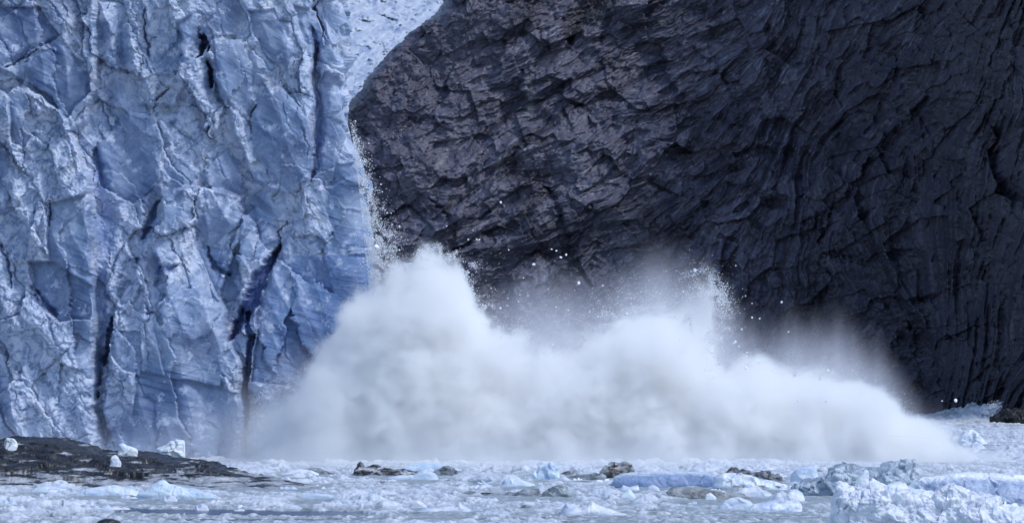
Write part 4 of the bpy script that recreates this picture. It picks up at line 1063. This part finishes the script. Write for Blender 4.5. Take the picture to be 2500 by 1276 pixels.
# flying chunks of ice
def chunk_mesh(k):
    bm = bmesh.new(); bmesh.ops.create_icosphere(bm, subdivisions=2, radius=1.0)
    rg = random.Random(900 + k)
    planes = [(Vector((rg.uniform(-1, 1), rg.uniform(-1, 1), rg.uniform(-1, 1))).normalized(), rg.uniform(0.55, 0.9)) for _ in range(9)]
    for vtx in bm.verts:
        for nn, dd in planes:
            e = vtx.co.dot(nn) - dd
            if e > 0: vtx.co -= nn * e
        vtx.co *= 1 + rg.uniform(-0.04, 0.04)
    me = bpy.data.meshes.new('ice_chunk'); bm.to_mesh(me); bm.free()
    me.materials.append(M_CHUNK)
    return me
cms = [chunk_mesh(k) for k in range(5)]
special = [(920, 603, 5.2, 'largest ice chunk falling beside the corner of the glacier'), (1697, 659, 3.6, 'ice chunk flying highest above the thrown puff of spray'),
           (2333, 977, 3.6, 'lone ice chunk flying in front of the dark cliff at far right'), (1908, 737, 2.6, 'ice chunk flying alone high to the right of the puff'),
           (1413, 690, 3.4, 'ice chunk flying high above the dip in the middle of the spray'), (1223, 494, 2.4, 'highest small ice chunk against the cliff'),
           (1821, 898, 3.6, 'bright ice chunk just above the low right shoulder of the spray'), (2021, 904, 3.2, 'ice chunk against the grey mist at the right')]
others = [(1668, 711, 2.4), (1529, 766, 3.2), (1541, 741, 2.0), (1540, 728, 1.8), (1369, 628, 2.2), (1382, 622, 2.2), (1303, 645, 2.6), (1358, 612, 1.8), (1347, 608, 1.6), (1242, 610, 1.4), (1278, 678, 1.5),
          (1471, 697, 2.0), (1795, 834, 3.2), (1790, 837, 2.6), (1760, 826, 2.6), (1747, 828, 2.0), (1804, 845, 2.2), (1762, 848, 2.0), (1824, 860, 1.8), (1840, 877, 1.8), (1853, 885, 1.8), (1811, 803, 2.0), (1781, 802, 1.8),
          (1836, 775, 2.0), (1855, 777, 2.0), (1836, 740, 1.6), (1820, 722, 1.5), (1925, 809, 1.6), (1949, 977, 2.4), (2018, 979, 2.4), (2141, 979, 2.4), (2082, 904, 1.6), (1222, 752, 2.4), (1266, 736, 1.6), (1240, 728, 1.6), (1358, 749, 1.6),
          (1387, 757, 2.2), (1440, 761, 1.8), (1460, 771, 2.0), (1504, 787, 1.6), (1462, 814, 1.8), (1350, 842, 2.6), (1319, 843, 1.8), (1280, 845, 2.0), (1205, 816, 1.8), (1264, 803, 1.6), (2300, 978, 1.4), (2236, 1018, 2.6), (2242, 1012, 1.4),
          (1885, 905, 1.8), (1940, 911, 1.6), (1952, 912, 1.4), (1170, 585, 1.8), (1164, 584, 1.6), (1090, 552, 1.5), (1143, 584, 1.4), (975, 553, 2.0), (945, 520, 1.8), (975, 610, 2.0), (930, 450, 1.6), (903, 415, 1.6), (865, 350, 2.6), (900, 350, 1.5), (868, 296, 1.6), (955, 575, 1.8),
          (920, 660, 1.8), (960, 655, 1.8), (1226, 280, 0.1)][:-1]
rg = random.Random(31)
for i in range(110):
    t = rg.random() ** 0.7
    others.append((868 + 40 * t + abs(rg.gauss(0, 1)) * (6 + 34 * t), 330 + 330 * t, rg.uniform(0.8, 1.6)))
for i in range(70):
    others.append((rg.uniform(1180, 1760), rg.uniform(700, 860), rg.uniform(0.8, 1.5)))
def place(u, v, r_, lbl, grp):
    o = link('ice_chunk', cms[rg.randrange(5)])
    Y = SY - rg.uniform(14, 21) if v > 640 else SY - rg.uniform(0, 6)
    o.location = ((u - 1250) * Y / F, Y, HC - (v - VH) * Y / F)
    s = r_ * Y / F * 1.35
    o.scale = (s * rg.uniform(0.8, 1.2), s * rg.uniform(0.8, 1.2), s * rg.uniform(0.8, 1.3)); o.rotation_euler = (rg.uniform(0, 6), rg.uniform(0, 6), rg.uniform(0, 6))
    tag(o, lbl, 'ice chunk', grp)
for u, v, r_, lbl in special: place(u, v, r_, lbl, 'ice chunks flying through the air')
for u, v, r_ in others:
    if u < 1000: place(u, v, r_, 'small white ice chunk falling past the corner of the glacier', 'ice chunks falling at the glacier corner')
    else: place(u, v, r_, 'small white ice chunk flying above the spray cloud', 'small ice chunks flying above the spray')
